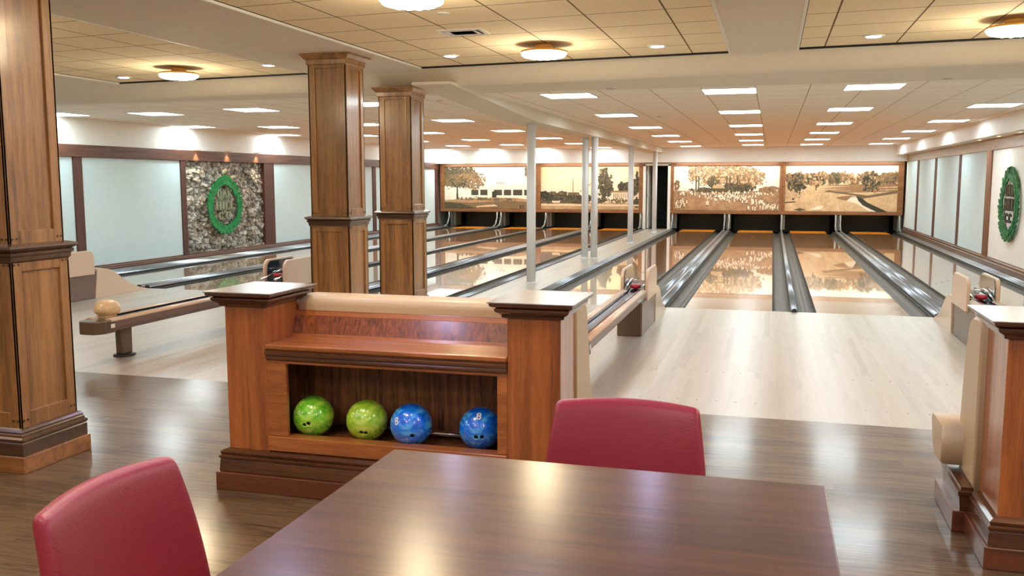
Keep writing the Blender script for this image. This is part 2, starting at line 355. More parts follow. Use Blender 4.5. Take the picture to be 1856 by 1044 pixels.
# timber rails and stiles of the side walls
struct('trim_21', MB().box(XL-.13, XL+.03, -1.1, 18.7, 2.01, 2.22), WALLW, bevel=.006)
struct('trim_22', MB().box(XR-.03, XR+.03, -1.1, 18.7, 2.165, 2.37), wood('right_wall_rail',(120,92,66),(158,126,92),'y'), bevel=.006)
struct('baseboard_left', MB().prism([(XL-.12,-.1),(XL+.05,-.1),(XL+.05,.07),(XL+.035,.08),(XL+.035,.1),(XL+.015,.115),(XL+.015,.135),(XL-.12,.135)],'y',-1.1,18.7), WALLW)
struct('baseboard_right', MB().prism([(XR+.05,-.1),(XR-.06,-.1),(XR-.06,.12),(XR-.045,.13),(XR-.045,.17),(XR-.02,.18),(XR-.02,.2),(XR+.05,.2)],'y',-1.1,18.7), wood('right_wall_base',(88,58,38),(130,92,64),'y'))
LS = [(-1.1,-.95),(1.2,1.4),(4.11,4.26),(7.2,7.64),(10.3,10.5),(13.2,13.42),(16.3,16.5),(18.4,18.62)]
for i, (a, b) in enumerate(LS):
    struct('trim_%d' % (31+i), MB().box(XL-.12, XL+.02, a, b, .13, 2.02), WALLZ, bevel=.006)
RS = [(-1.1,-.9),(1.3,1.6),(4.15,4.45),(7.22,7.62),(10.14,10.42),(13.22,13.55),(16.1,16.45)]
RW = wood('right_wall_stile',(96,56,36),(140,90,58),'z',coat=.1,rough=.5)
for i, (a, b) in enumerate(RS):
    struct('trim_%d' % (51+i), MB().box(XR-(.03 if i==3 else .012), XR+.03, a, b, .19, 2.17), RW if i == 3 else WALLZ)
LP = ['left of the pillar nearest the camera view','between the first and second stiles of the left wall']
for i in range(len(LS)-1):
    a, b = LS[i][1], LS[i+1][0]
    if i == 2: continue
    struct('wall_left_panel_%d' % i, MB().box(XL-.11, XL-.01, a, b, .13, 2.015), FABW, bevel=.008)
for i in range(len(RS)):
    a = RS[i][1]; b = RS[i+1][0] if i+1 < len(RS) else 18.6
    struct('wall_right_panel_%d' % i, MB().box(XR-.005, XR+.04, a, b, .19, 2.17), FABW if i != 2 else WHITE)
# ------------------------------------------------------------------ stone niche on the left wall
def vnoise(h, w, cell, seed):
    r = np.random.default_rng(seed); g = r.random((h//cell+3, w//cell+3))
    y = np.arange(h)/cell; x = np.arange(w)/cell; yi = y.astype(int); xi = x.astype(int); fy = (y-yi)[:,None]; fx = (x-xi)[None]
    fy = fy*fy*(3-2*fy); fx = fx*fx*(3-2*fx)
    return (g[yi][:,xi]*(1-fy)*(1-fx)+g[yi+1][:,xi]*fy*(1-fx)+g[yi][:,xi+1]*(1-fy)*fx+g[yi+1][:,xi+1]*fy*fx)
def fbm(h, w, cell, seed):
    a = np.zeros((h,w)); t = 0; k = 1.0
    while cell >= 2: a += k*vnoise(h,w,cell,seed); t += k; k *= .6; cell //= 2; seed += 1
    return a/t
def sheet(name, P, rgb, mat, parent):
    """P: (H,W,3) points, rgb: (H,W,3) sRGB 0..1"""
    H, W = P.shape[:2]; off = np.array(origin(parent)) if parent else 0
    me = bpy.data.meshes.new(name); me.vertices.add(H*W); me.vertices.foreach_set('co', (P-off).astype(np.float32).ravel())
    i = np.arange(H*W).reshape(H,W); q = np.stack([i[:-1,:-1],i[:-1,1:],i[1:,1:],i[1:,:-1]],-1).reshape(-1,4)
    me.loops.add(q.size); me.loops.foreach_set('vertex_index', q.ravel().astype(np.int32)); me.polygons.add(len(q))
    me.polygons.foreach_set('loop_start', (np.arange(len(q))*4).astype(np.int32)); me.polygons.foreach_set('loop_total', np.full(len(q),4,np.int32))
    me.update(calc_edges=True); me.polygons.foreach_set('use_smooth', np.ones(len(q),bool))
    lin = np.where(rgb <= .04045, rgb/12.92, ((rgb+.055)/1.055)**2.4)
    at = me.color_attributes.new('print','FLOAT_COLOR','POINT'); at.data.foreach_set('color', np.concatenate([lin, np.ones((H,W,1))],-1).astype(np.float32).ravel())
    me.materials.append(mat); o = bpy.data.objects.new(name, me); COL.objects.link(o)
    if parent: o.parent = parent
    return o
def stone():
    H, W = 230, 340; y0, y1, z0, z1 = 4.25, 7.21, .1, 2.03
    r = np.random.default_rng(5); S = []
    z = z0-.05
    while z < z1+.05:
        hh = r.uniform(.08,.15); y = y0-r.uniform(0,.2)
        while y < y1+.1:
            ww = r.uniform(.09,.3); S.append((y+ww/2, z+hh/2+r.uniform(-.035,.035), ww, hh)); y += ww
        z += hh
    S = np.array(S); Y, Z = np.meshgrid(np.linspace(y0,y1,W), np.linspace(z0,z1,H))
    wy = (fbm(H,W,20,11)-.5)*.2; wz = (fbm(H,W,20,21)-.5)*.16
    D = np.sqrt((((Y+wy)[...,None]-S[:,0])/S[:,2])**2+(((Z+wz)[...,None]-S[:,1])/S[:,3])**2)
    idx = np.argsort(D,-1)[...,:2]; d1 = np.take_along_axis(D,idx[...,:1],-1)[...,0]; d2 = np.take_along_axis(D,idx[...,1:2],-1)[...,0]
    k = idx[...,0]; g = np.clip((d2-d1)*4,0,1); hgt = r.uniform(.02,.075,len(S))[k]
    rough = fbm(H,W,10,31); h = np.sqrt(g)*hgt+(rough-.5)*.09*g
    tone = r.uniform(.42,.68,len(S))[k]; warm = r.uniform(-.03,.07,len(S))[k]
    v = (tone*.5+.32+(rough-.5)*.6)*(.72+.28*g)
    rgb = np.clip(np.stack([v+warm*.4+.02, v+.005, v-warm*.4-.03],-1),.05,.95)
    P = np.stack([XL-.1+h, Y, Z],-1)
    root = thing('stone_niche', 'rough grey stone wall panel behind the green leaf emblem on the left wall', 'stone wall panel', (XL-.1,5.7,.13))
    sheet('stone_facing', P, rgb, vcol('field_stone',.85), root)
    put('niche_jamb', MB().box(XL-.11,XL+.015,7.21,7.24,.13,2.01), wood('jamb_wood',(150,84,44),(190,116,64),'z'), root)
stone()
# ------------------------------------------------------------------ leaf emblems
def leaf(L, Wd):
    """lobed oak leaf outline in its own plane, base at 0, tip at +x"""
    up = [(0,.03),(.12,.1),(.2,.26),(.3,.2),(.36,.4),(.48,.3),(.56,.46),(.66,.32),(.76,.38),(.86,.2),(1,0)]
    return [(x*L, y*Wd) for x,y in up]+[(x*L,-y*Wd) for x,y in up[-2::-1]]
def glyph(ch):
    """heavy condensed slab letters, unit height, returns list of convex polygons"""
    R = lambda a,b,c,d: [(a,c),(b,c),(b,d),(a,d)]
    def ring(x0,x1,gap=None):
        out = []; n = 28; cx, rx = (x0+x1)/2, (x1-x0)/2
        for k in range(n):
            t0, t1 = 2*PI*k/n, 2*PI*(k+1)/n
            if gap and (t0 < gap or t1 > 2*PI-gap): continue
            o = lambda t, s, q: (cx+rx*s*math.cos(t), .5+.5*q*math.sin(t))
            out.append([o(t0,1,1),o(t1,1,1),o(t1,.42,.78),o(t0,.42,.78)])
        return out
    if ch == 'O': return ring(0,.46), .46
    if ch == 'C': return ring(0,.46,.75)+[R(.32,.45,.66,.86),R(.32,.45,.16,.3)], .46
    if ch == 'A': return [[(0,0),(.13,0),(.3,1),(.19,1)],[(.34,0),(.52,0),(.33,1),(.2,1)],R(.1,.4,.26,.38),R(-.03,.17,0,.07),R(.3,.55,0,.07)], .52
    if ch == 'K': return [R(.03,.17,0,1),R(0,.21,0,.07),R(0,.21,.93,1),[(.15,.38),(.2,.55),(.5,1),(.38,1)],[(.2,.55),(.3,.66),(.52,0),(.36,0)],R(.32,.55,0,.07),R(.3,.52,.93,1)], .54
    if ch == 'H': return [R(.03,.17,0,1),R(.33,.47,0,1),R(.15,.35,.45,.56),R(0,.2,0,.07),R(0,.2,.93,1),R(.3,.5,0,.07),R(.3,.5,.93,1)], .5
    if ch == 'I': return [R(.03,.19,0,1),R(0,.22,0,.07),R(0,.22,.93,1)], .22
    if ch == 'L': return [R(.03,.18,0,1),R(0,.22,.93,1),R(0,.4,0,.09),R(.33,.4,0,.28)], .4
    if ch == '.': return [R(.02,.13,0,.12)], .15
def word(txt, width, height):
    x = 0; P = []
    for ch in txt:
        g, a = glyph(ch); P.append([[(px+x,py) for px,py in q] for q in g]); x += a+.07
    x -= .07
    return [[[((px/x-.5)*width, (py-.5)*height) for px,py in q] for q in g] for g in P]
def emblem(name, x, sgn, yc, zc, hw, hh, mat_leaf, mat_let, label):
    """sgn=+1: face looks to +x (left wall). horizontal reading direction runs along sgn*y"""
    root = thing(name, label, 'emblem', (x, yc, zc)); rr = random.Random(3)
    def T(u, v, d): return (x+sgn*d, yc+sgn*u, zc+v)
    m = MB()
    for side in (-1,1):
        nL = 19
        for i in range(nL):
            s = i/(nL-1); t = -PI/2+PI*.955*s          # bottom to top
            u = side*hw*.84*max(0,math.cos(t))**1.05*(1-.1*math.sin(t)); v = hh*.88*math.sin(t)
            ang = t+PI/2 if side > 0 else PI/2-t
            for j, da in enumerate((-.62,.62)):
                a = ang+da+rr.uniform(-.15,.15); L = hw*.3*rr.uniform(.9,1.1); Wd = L*.5
                pts = leaf(L, Wd); cs, sn = math.cos(a), math.sin(a); d0 = .015+.012*j+rr.uniform(0,.01)
                off = -.12*L
                c = [T(u+(px+off)*cs-py*sn, v+(px+off)*sn+py*cs, d0+.02*(px/L)) for px,py in pts]
                n = len(pts); mid = [T(u+(px+off)*cs, v+(px+off)*sn, d0+.028) for px in (0,L)]
                back = [T(u+(px+off)*cs-py*sn, v+(px+off)*sn+py*cs, d0-.012) for px,py in pts]
                m.add(c+back, [tuple(range(n)), tuple(range(n,2*n))[::-1]]+[(i2,(i2+1)%n,n+(i2+1)%n,n+i2) for i2 in range(n)])
    put('wreath', m, mat_leaf, root)
    m = MB().tube([T(0,-hh*1.02,.02),T(0,-hh*.8,.02)], hw*.04); put('stem', m, mat_leaf, root)
    for txt, vz, ww, h in (('OAK', .4, .9, .36), ('HILL', -.0, 1.08, .36), ('C.C.', -.38, .8, .29)):
        for ltr in word(txt, ww*hw, h*hh*.96):
          m = MB()
          for q in ltr:
            n = len(q); a = [T(px, py+vz*hh, .004) for px,py in q]; b = [T(px, py+vz*hh, .03) for px,py in q]
            m.add(a+b, [tuple(range(n)),tuple(range(n,2*n))]+[(i,(i+1)%n,n+(i+1)%n,n+i) for i in range(n)])
          put('letter', m, mat_let, root)
emblem('leaf_emblem', XL+.02, 1, 5.56, 1.09, .64, .585, GREEN1, LETP, 'bright green oak leaf wreath emblem on the grey stone panel of the left wall')
emblem('leaf_emblem', XR-.034, -1, 5.6, 1.2, .63, .6, GREEN2, LETD, 'dark green oak leaf wreath emblem with dark letters on the white right wall')
# ------------------------------------------------------------------ lanes, gutters, dividers
LW = 1.067
lane_x = [-9.50,-7.70,-6.17,-4.41,-1.806,0,1.5915,3.3975]
WIDE, SLIM = .25, .07
def gap(i):            # x range of the divider core between lane i and lane i+1
    c = SLIM if i in (1,5) else WIDE
    a, b = lane_x[i]+LW, lane_x[i+1]; return (a+b)/2-c/2, (a+b)/2+c/2
GL = [.235]+[lane_x[i+1]-gap(i)[1] for i in (0,1,2)]+[.235]+[lane_x[i+1]-gap(i)[1] for i in (4,5,6)]
GR = [gap(i)[0]-lane_x[i]-LW for i in (0,1,2)]+[.235]+[gap(i)[0]-lane_x[i]-LW for i in (4,5,6)]+[.235]
names = ['nearest the left wall','second from the left wall','third from the left wall','left of the white post aisle',
         'right of the white post aisle','second of the right four','third of the right four','nearest the right wall']
for i, x in enumerate(lane_x):
    t = thing('bowling_lane', 'glossy maple bowling lane, '+names[i], 'bowling lane', (x+LW/2,0,-.1), 'glossy maple bowling lanes')
    put('lane_bed', MB().box(x,x+LW,.0,4.57,-.12,0), LANE, t)
    put('pine_section', MB().box(x,x+LW,4.57,17.7,-.12,0), PINE, t)
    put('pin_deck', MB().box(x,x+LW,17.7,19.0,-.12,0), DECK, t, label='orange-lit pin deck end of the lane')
    for k in range(7):
        u = x+LW*(k+1)/8; yy = 4.75-abs(k-3)*-.0+(-.28*abs(k-3))
        put('lane_arrow', MB().prism([(u-.016,yy-.14),(u+.016,yy-.14),(u,yy+.02)],'z',-.001,.0006), BROWNP, t)
    for s, side in ((-1,'left'),(1,'right')):
        a = x-GL[i] if s < 0 else x+LW; b = x if s < 0 else a+GR[i]
        P = []
        for k in range(13):
            th = PI*k/12; P.append(((a+b)/2-(b-a)*.478*math.cos(th), -.012-.085*math.sin(th)))
        P = [(a,-.005)]+P+[(b,-.005),(b,-.11),(a,-.11)]
        solo('lane_gutter', MB().prism(P,'y',0,19.0), GUT, 'dark gutter along the %s edge of the lane %s' % (side, names[i]), 'gutter', 'dark lane gutters', base=((a+b)/2,0,-.11))
def divider(x0, x1, label, wide):
    t = thing('lane_divider', label, 'lane divider', ((x0+x1)/2,0,-.11), 'metal lane dividers')
    put('divider_core', MB().box(x0,x1,.05,18.18,-.11,.012), CAPD, t)
    def rail(c, r):
        P = [(c+r*math.cos(PI*k/10), .012+r*.85*math.sin(PI*k/10)) for k in range(11)]
        put('cap_rail', MB().prism(P,'y',-.02,18.18,True), CAP, t)
        put('rail_end', MB().prism([(c+r*.7*math.cos(2*PI*k/16), .02+r*.7*math.sin(2*PI*k/16)) for k in range(16)],'y',-.035,-.02), CAPD, t)
    if wide:
        rail(x0+.055,.05); rail(x1-.055,.05)
        put('cap_strip', MB().box(x0+.115,x1-.115,.0,18.18,.0,.022), CAP, t)
        put('stripe', MB().box(x0+.108,x0+.116,.0,18.18,.0,.025).box(x1-.116,x1-.108,.0,18.18,.0,.025), CAPD, t)
    else: rail((x0+x1)/2, .04)
G = .235
divider(*gap(0), 'wide metal lane divider by the far left ball return', True)
divider(*gap(1), 'narrow round-topped metal lane divider between the second and third lanes from the left wall', False)
divider(*gap(2), 'wide metal lane divider running on from the ball return left of the square pillars', True)
divider(*gap(4), 'wide metal lane divider running on from the middle ball return', True)
divider(*gap(5), 'narrow round-topped metal lane divider in the middle of the right-hand lanes', False)
divider(*gap(6), 'wide metal lane divider running on from the right-hand ball return', True)
def sidecap(x0, x1, y0, label, flip=False):
    t = thing('lane_divider', label, 'lane divider', ((x0+x1)/2,0,-.11), 'metal lane dividers')
    put('divider_core', MB().box(x0,x1,y0,18.18,-.12,.01), CAPD, t); wd = x1-x0
    xs = [x0+wd*k for k in (.0,.3,.36,.66,.72,1.0)]; 
    for k in (0,2,4):
        c = (xs[k]+xs[k+1])/2; r = (xs[k+1]-xs[k])/2
        put('cap_rail', MB().prism([(c+r*math.cos(PI*j/8), .01+min(r,.045)*math.sin(PI*j/8)) for j in range(9)],'y',y0,18.18,True), CAP, t)
sidecap(XL+.06, lane_x[0]-G, 0, 'ribbed metal capping between the left wall base and its lane')
sidecap(lane_x[3]+LW+.235, -3.0, 0, 'ribbed metal capping along the left edge of the white post aisle')
sidecap(-2.2, lane_x[4]-.235, 0, 'ribbed metal capping along the right edge of the white post aisle')
sidecap(lane_x[7]+LW+G, XR-.06, 0, 'ribbed metal capping between the right wall base and its lane')
# kickbacks and curved uprights at the pits
kb = [-9.9]+[sum(gap(i))/2 for i in (0,1,2)]+[-3.16, -2.12]+[sum(gap(i))/2 for i in (4,5,6)]+[XR-.13]
kn = ['at the left wall','of the second pit from the left','of the third pit from the left','of the fourth pit from the left','left of the white doorway','right of the white doorway',
      'between the first and second pits of the right group','in the middle of the right group','between the last two pits of the right group','at the right wall']
KBM = plain('kickback_metal', (150,152,146), .35, .5, noise=.1)
for i, x in enumerate(kb):
    t = thing('pit_kickback', 'grey metal pit upright '+kn[i], 'pit divider', (x,18.6,0), 'grey pit uprights')
    put('side_plate', MB().box(x-.03,x+.03,18.95,19.95,.02,.54), plain('kickback_plate_%d' % i,(120,122,120),.5,.2), t)
    put('front_plate', (MB().box(x-.1,x-.03,19.1,19.14,.03,.5) if i == 4 else MB().box(x+.03,x+.11,19.1,19.14,.03,.5)), KBM, t)
    for s in ((-.07,.07) if i in (1,3,6,8) else (0,)):
        pts = [(x+s,18.22,.05),(x+s,18.4,.065),(x+s,18.52,.11),(x+s,18.62,.2),(x+s,18.69,.34),(x+s,18.72,.525)]
        put('curved_guard', MB().tube(pts,.028,8), KBM, t)
for i, x in enumerate(lane_x):
    solo('pit_curtain', MB().box(x-.2,x+LW+.2,20.0,20.04,-.1,.6), plain('pit_curtain_%d' % i,(16,16,18),.6), 'black pit curtain at the end of the lane '+names[i], 'curtain', 'black pit curtains', base=(x+LW/2,20.02,-.1))
# warm tube over each pin deck, the lamp a pinsetter has
E_PIN = emit('pin_deck_tube', (255,206,120), K_WARM*8)
for i, x in enumerate(lane_x):
    t = thing('pin_light', 'warm tube light over the deck of the lane '+names[i], 'light', (x+LW/2,18.93,.56), 'pin deck lights')
    put('tube', MB().tube([(x+.1,18.97,.556),(x+LW-.1,18.97,.556)],.012,8), E_PIN, t)
# ------------------------------------------------------------------ murals
def ramp(v, stops):
    v = np.clip(v,0,1); p = [s[0] for s in stops]; return np.stack([np.interp(v,p,[s[1][k]/255 for s in stops]) for k in range(3)],-1)
SEP = [(0,(30,28,22)),(.25,(92,84,60)),(.5,(160,120,84)),(.75,(226,196,150)),(1,(255,254,244))]
def canvas(sky0, sky1, ground, hz, seed, H=170, W=400):
    Y, X = np.mgrid[0:H,0:W]; yy = 1-Y/(H-1); xx = X/(W-1)     # yy 1 = top
    v = np.where(yy > hz, sky0+(sky1-sky0)*(yy-hz)/(1-hz), ground+(fbm(H,W,24,seed)-.5)*.18)
    return v, xx, yy
def blob(v, xx, yy, cx, cy, rx, ry, val, seed, dens=.5, cell=10, spread=.25):
    H, W = v.shape; d = ((xx-cx)/rx)**2+((yy-cy)/ry)**2; n = fbm(H,W,cell,seed); n2 = fbm(H,W,6,seed+50)
    mask = (d+(n-.5)*2.2 < 1) & (n2 > (1-dens)*.8)
    v[mask] = (val+(n2-.5)*spread*2)[mask]; return v
def rect(v, xx, yy, x0, x1, y0, y1, val): v[(xx>x0)&(xx<x1)&(yy>y0)&(yy<y1)] = val; return v
def poly(v, xx, yy, P, val):
    ins = np.zeros(v.shape,bool); n = len(P)
    for i in range(n):
        (xa,ya),(xb,yb) = P[i],P[(i+1)%n]
        if ya == yb: continue
        c = ((ya>yy)!=(yb>yy))&(xx < (xb-xa)*(yy-ya)/(yb-ya)+xa); ins ^= c
    v[ins] = val; return v
def mural1():
    v, X, Y = canvas(.97,1.0,.42,.2,1); blobs = lambda *a, **k: blob(v,X,Y,*a,**k)
    poly(v,X,Y,[(0,.2),(.25,.24),(.5,.27),(.8,.26),(1,.2),(1,.16),(.7,.19),(.3,.14),(0,.16)],.62)
    for x0,x1 in ((.3,.38),(.4,.5),(.55,.64),(.66,.74),(.76,.86),(.88,.95)): rect(v,X,Y,x0,x1,.32,.46,.18)
    poly(v,X,Y,[(.26,.44),(.42,.52),(.56,.48),(.9,.53),(1,.47),(1,.5),(.9,.57),(.56,.52),(.42,.56),(.24,.46)],.93)
    rect(v,X,Y,.48,.5,.22,.6,.97); rect(v,X,Y,.53,.58,.27,.42,.12)
    blobs(.14,.8,.24,.26,.25,3,dens=.78); blobs(.3,.66,.16,.2,.4,9,dens=.6); blobs(.06,.66,.1,.16,.34,5,dens=.55)
    poly(v,X,Y,[(.13,.22),(.155,.22),(.15,.5),(.22,.62),(.2,.64),(.145,.54),(.08,.66),(.07,.64),(.135,.5)],.2)
    blobs(.96,.85,.07,.2,.3,12,dens=.7); blobs(.98,.6,.04,.15,.3,14,dens=.6)
    blobs(.35,.24,.2,.04,.3,19,dens=.5); blobs(.6,.22,.2,.03,.28,20,dens=.5)
    poly(v,X,Y,[(0,.0),(.35,0),(.2,.12),(0,.15)],.24)
    poly(v,X,Y,[(.35,.03),(.6,.06),(.55,.1),(.36,.06)],.8); rect(v,X,Y,.83,.85,0,.09,.2); rect(v,X,Y,.86,.875,0,.1,.2)
    for k in range(4): rect(v,X,Y,.58+k*.025,.59+k*.025,.58,.64,.6)
    return v
def mural2():
    v, X, Y = canvas(.95,.8,.66,.16,2); B = lambda *a, **k: blob(v,X,Y,*a,**k)
    B(.08,.28,.12,.14,.15,3,dens=.85); B(.2,.3,.1,.12,.2,4,dens=.6); B(.32,.26,.14,.1,.2,5,dens=.75); B(.46,.25,.08,.1,.12,7,dens=.8)
    rect(v,X,Y,.28,.4,.34,.4,.35); rect(v,X,Y,.33,.336,.36,.7,.4); poly(v,X,Y,[(.4,.42),(.52,.62),(.53,.61),(.41,.41)],.5)
    B(.66,.6,.075,.36,.22,9,dens=.8); rect(v,X,Y,.655,.665,.2,.5,.15); B(.9,.5,.1,.2,.2,11,dens=.85); B(.98,.6,.05,.22,.2,12,dens=.85)
    rect(v,X,Y,.74,.92,.25,.42,.86); rect(v,X,Y,.72,.94,.4,.44,.5)
    for k in range(9): rect(v,X,Y,.745+k*.02,.752+k*.02,.27,.38,.3)
    B(.62,.22,.07,.07,.25,14,dens=.7); B(.8,.2,.12,.06,.35,15,dens=.6); B(.97,.16,.04,.12,.2,16,dens=.9)
    rect(v,X,Y,0,.5,.14,.2,.3); poly(v,X,Y,[(.3,.14),(.46,.12),(.46,.18),(.34,.19)],.2); rect(v,X,Y,0,1,.08,.12,.85); rect(v,X,Y,.12,.2,.15,.2,.9)
    return v
def mural3():
    v, X, Y = canvas(.97,1.0,.58,.44,3); B = lambda *a, **k: blob(v,X,Y,*a,**k)
    for cx,cy,rx,ry,s in ((.2,.86,.08,.2,1),(.33,.78,.1,.26,2),(.44,.82,.1,.22,3),(.55,.78,.12,.28,4),(.66,.76,.12,.28,5),(.76,.72,.1,.2,6)): B(cx,cy,rx,ry,.5,s*7,dens=.62,spread=.5)
    B(.38,.62,.06,.16,.25,60,dens=.6); B(.62,.5,.16,.12,.22,61,dens=.9); B(.9,.46,.1,.08,.48,63,dens=.95); B(.3,.46,.14,.05,.3,64,dens=.8)
    for x0 in (.21,.235,.36,.375,.5,.53,.6): rect(v,X,Y,x0,x0+.012,.45,.78,.22)
    rect(v,X,Y,.3,.52,.42,.5,.25); poly(v,X,Y,[(.37,.5),(.38,.57),(.48,.57),(.49,.5)],.68); B(.03,.56,.025,.14,.45,66,dens=.7)
    r = np.random.default_rng(8)
    def man(cx,cy,h):
        rect(v,X,Y,cx-.005,cx+.005,cy,cy+h,r.choice([.98,.95,.9,.5])); rect(v,X,Y,cx-.003,cx+.003,cy+h,cy+h*1.3,.3)
        if r.random() < .5: rect(v,X,Y,cx-.006,cx+.002,cy-h*.35,cy,.2)
    for _ in range(90): man(r.uniform(.04,.95), .36+r.normal(0,.018), .045)
    for _ in range(150): man(.52+r.normal(0,.1), .28+r.normal(0,.04), .055)
    for _ in range(60): x = r.uniform(.66,1); man(x, .24-(x-.66)*.55+r.normal(0,.03), .07)
    for _ in range(26): man(r.uniform(.02,.13), r.uniform(.04,.2), .08)
    for _ in range(26): man(r.uniform(.7,1), r.uniform(.0,.08), .08)
    man(.32,.12,.09); man(.335,.12,.09)
    return v
def mural4():
    v, X, Y = canvas(.9,.95,.76,.6,4); B = lambda *a, **k: blob(v,X,Y,*a,**k)
    for k in range(14): B(.04+k*.073,.72+.03*math.sin(k*2.1),.06,.12,.42+.1*((k*7)%3)/2,100+k,dens=.93,spread=.4)
    for k, (a,b,c) in enumerate(((.5,.55,.5),(.46,.49,.45),(.42,.44,.55),(.56,.575,.6))): poly(v,X,Y,[(.3,a),(.7,b+.02),(1,b+.03),(1,b),(.6,a-.01)],.5)
    B(.27,.68,.09,.15,.4,120,dens=.8,spread=.6); B(.45,.72,.06,.15,.3,121,dens=.95); B(.77,.66,.09,.2,.28,122,dens=.9,spread=.5); B(.92,.7,.08,.15,.38,123,dens=.85)
    B(.11,.62,.08,.22,.22,124,dens=.93,spread=.4); poly(v,X,Y,[(.06,.26),(.12,.42),(.14,.42),(.08,.24)],.15); poly(v,X,Y,[(.125,.3),(.13,.44),(.14,.44),(.135,.28)],.15)
    rect(v,X,Y,.775,.785,.42,.6,.2); rect(v,X,Y,.275,.285,.46,.58,.2); rect(v,X,Y,.455,.46,.56,.68,.25)
    poly(v,X,Y,[(.35,.44),(.45,.4),(.62,.35),(.7,.28),(1,.4),(1,.46),(.74,.35),(.62,.39),(.4,.46)],.36)
    poly(v,X,Y,[(.46,.29),(.5,.33),(.6,.35),(.64,.3),(.6,.22),(.52,.25)],.5)
    poly(v,X,Y,[(.56,.24),(.6,.32),(.66,.3),(.8,.1),(.82,.0),(.76,.0),(.66,.16)],.97)
    poly(v,X,Y,[(.64,.34),(.7,.28),(.74,.2),(.92,.0),(.82,.0),(.7,.14),(.66,.24)],.14)
    poly(v,X,Y,[(.23,.03),(.3,.12),(.36,.12),(.33,.04)],.97); poly(v,X,Y,[(.08,.03),(.14,.07),(.2,.03),(.14,0)],.25); poly(v,X,Y,[(.0,.2),(.1,.22),(.1,.19),(0,.17)],.3)
    B(.08,.35,.1,.08,.7,130,dens=.6,spread=.1)
    return v
PRINT = vcol('mural_print', .4)
ML = [(-10.09,-6.8,mural1,'sepia photo mural of a long low clubhouse and big tree, leftmost on far wall',-10.24,-6.705),
      (-6.6,-3.24,mural2,'sepia photo mural of cars, pine and pale house, left of the white doorway',-6.705,-3.1),
      (-2.1,1.24,mural3,'sepia photo mural of a crowd under tall trees, right of the white doorway',-2.24,1.325),
      (1.41,4.735,mural4,'sepia photo mural of a golf course with a winding creek, nearest the right wall',1.325,4.9)]
for x0,x1,fn,lab,f0,f1 in ML:
    t = thing('wall_mural', lab, 'mural', ((x0+x1)/2,18.85,.53), 'sepia murals over the pits')
    v = fn(); H, W = v.shape
    n = fbm(H,W,4,9); rgb = ramp(v*.94+(n-.5)*.12*(v<.9), SEP)[::-1]
    X, Z = np.meshgrid(np.linspace(x0,x1,W), np.linspace(.64,2.07,H)); P = np.stack([X, np.full_like(X,18.8), Z],-1)
    sheet('picture', P, rgb, PRINT, t)
    put('backing_board', MB().box(f0+.01,f1-.01,18.82,18.87,.56,2.16), BLACK, t)
    m = MB().box(f0,f1,18.74,18.86,.53,.63).box(f0,f1,18.74,18.86,2.08,2.19)
    m.box(f0,x0,18.74,18.86,.63,2.08).box(x1,f1,18.74,18.86,.63,2.08)
    put('frame', m, FRAMEW, t, bevel=.008)
struct('trim_71', MB().box(-3.1,-2.24,18.74,18.86,2.14,2.19), WALLW)
# ------------------------------------------------------------------ white posts
for i, (y, xc, w2) in enumerate(((2.23,-2.607,.071),(7.0,-2.703,.07),(7.03,-2.512,.07),(12.0,-2.5,.07),(17.0,-2.5,.072))):
    lab = ['nearest and thickest white round post in the lane aisle','left post of the close pair of white posts','right post of the close pair of white posts',
           'white post just beyond the close pair','farthest white post, in front of the doorway'][i]
    t = thing('white_post', lab, 'post', (xc,y,0), 'white posts in the aisle')
    put('shaft', MB().lathe([(w2,0),(w2,2.49)],xc,y,24), POSTW, t)
    put('base_ring', MB().lathe([(w2+.02,0),(w2+.02,.012),(w2+.005,.02)],xc,y,24), POSTW, t)
# ------------------------------------------------------------------ lane ceiling lights
rows = dict(A=[(-1.45,y) for y in (-.32,3.28,6.84,10.39,13.8,17.3)], B=[(.5,-.38),(.5,3.07),(.49,6.76),(.46,10.28),(.44,13.6),(.42,16.8)],
            C=[(2.09,-.44),(2.09,2.96),(2.09,6.52),(2.09,10.0),(2.09,13.4),(2.09,16.9)], D=[(4.0,-.45),(4.0,2.8),(4.0,6.34),(4.0,9.86),(4.0,13.5),(4.0,16.94)],
            L1=[(-4.42,.16),(-4.43,3.75),(-4.43,7.28),(-4.4,10.8),(-4.42,14.32),(-4.35,17.8)], L2=[(-6.5,.6),(-6.4,4.39),(-6.4,7.62),(-6.45,11.2),(-6.45,14.67),(-6.4,18.1)],
            L3=[(-8.4,.9),(-8.4,4.67),(-8.3,8.27),(-8.3,11.6),(-8.28,15.04),(-8.25,18.2)], L4=[(-9.95,.6),(-9.95,4.1),(-9.95,7.5),(-9.95,11.0),(-9.95,14.5),(-9.95,18.0)])
rl = dict(A='first row right of the long beam', B='second row right of the long beam', C='third row right of the long beam', D='row along the right wall box',
          L1='first row left of the long beam', L2='second row left of the long beam', L3='third row left of the long beam', L4='row along the left wall')
od = ['first','second','third','fourth','fifth','last']
root = None
for k, pts in rows.items():
    for i, (x, y) in enumerate(pts):
        lab = 'square ceiling light panel, %s from the front, %s' % (od[i], rl[k])
        if root is None:
            t = root = thing('ceiling_light', lab, 'ceiling light', (x,y,ZL), 'square ceiling light panels over the lanes')
            h = .3
            put('frame', MB().box(x-h-.02,x+h+.02,y-h-.02,y-h,ZL-.012,ZL).box(x-h-.02,x+h+.02,y+h,y+h+.02,ZL-.012,ZL).box(x-h-.02,x-h,y-h,y+h,ZL-.012,ZL).box(x+h,x+h+.02,y-h,y+h,ZL-.012,ZL), TRIMW, t)
            put('diffuser', MB().box(x-h,x+h,y-h,y+h,ZL-.008,ZL-.001), E_PANEL, t)
        else: dup(root, (x,y,ZL), lab)
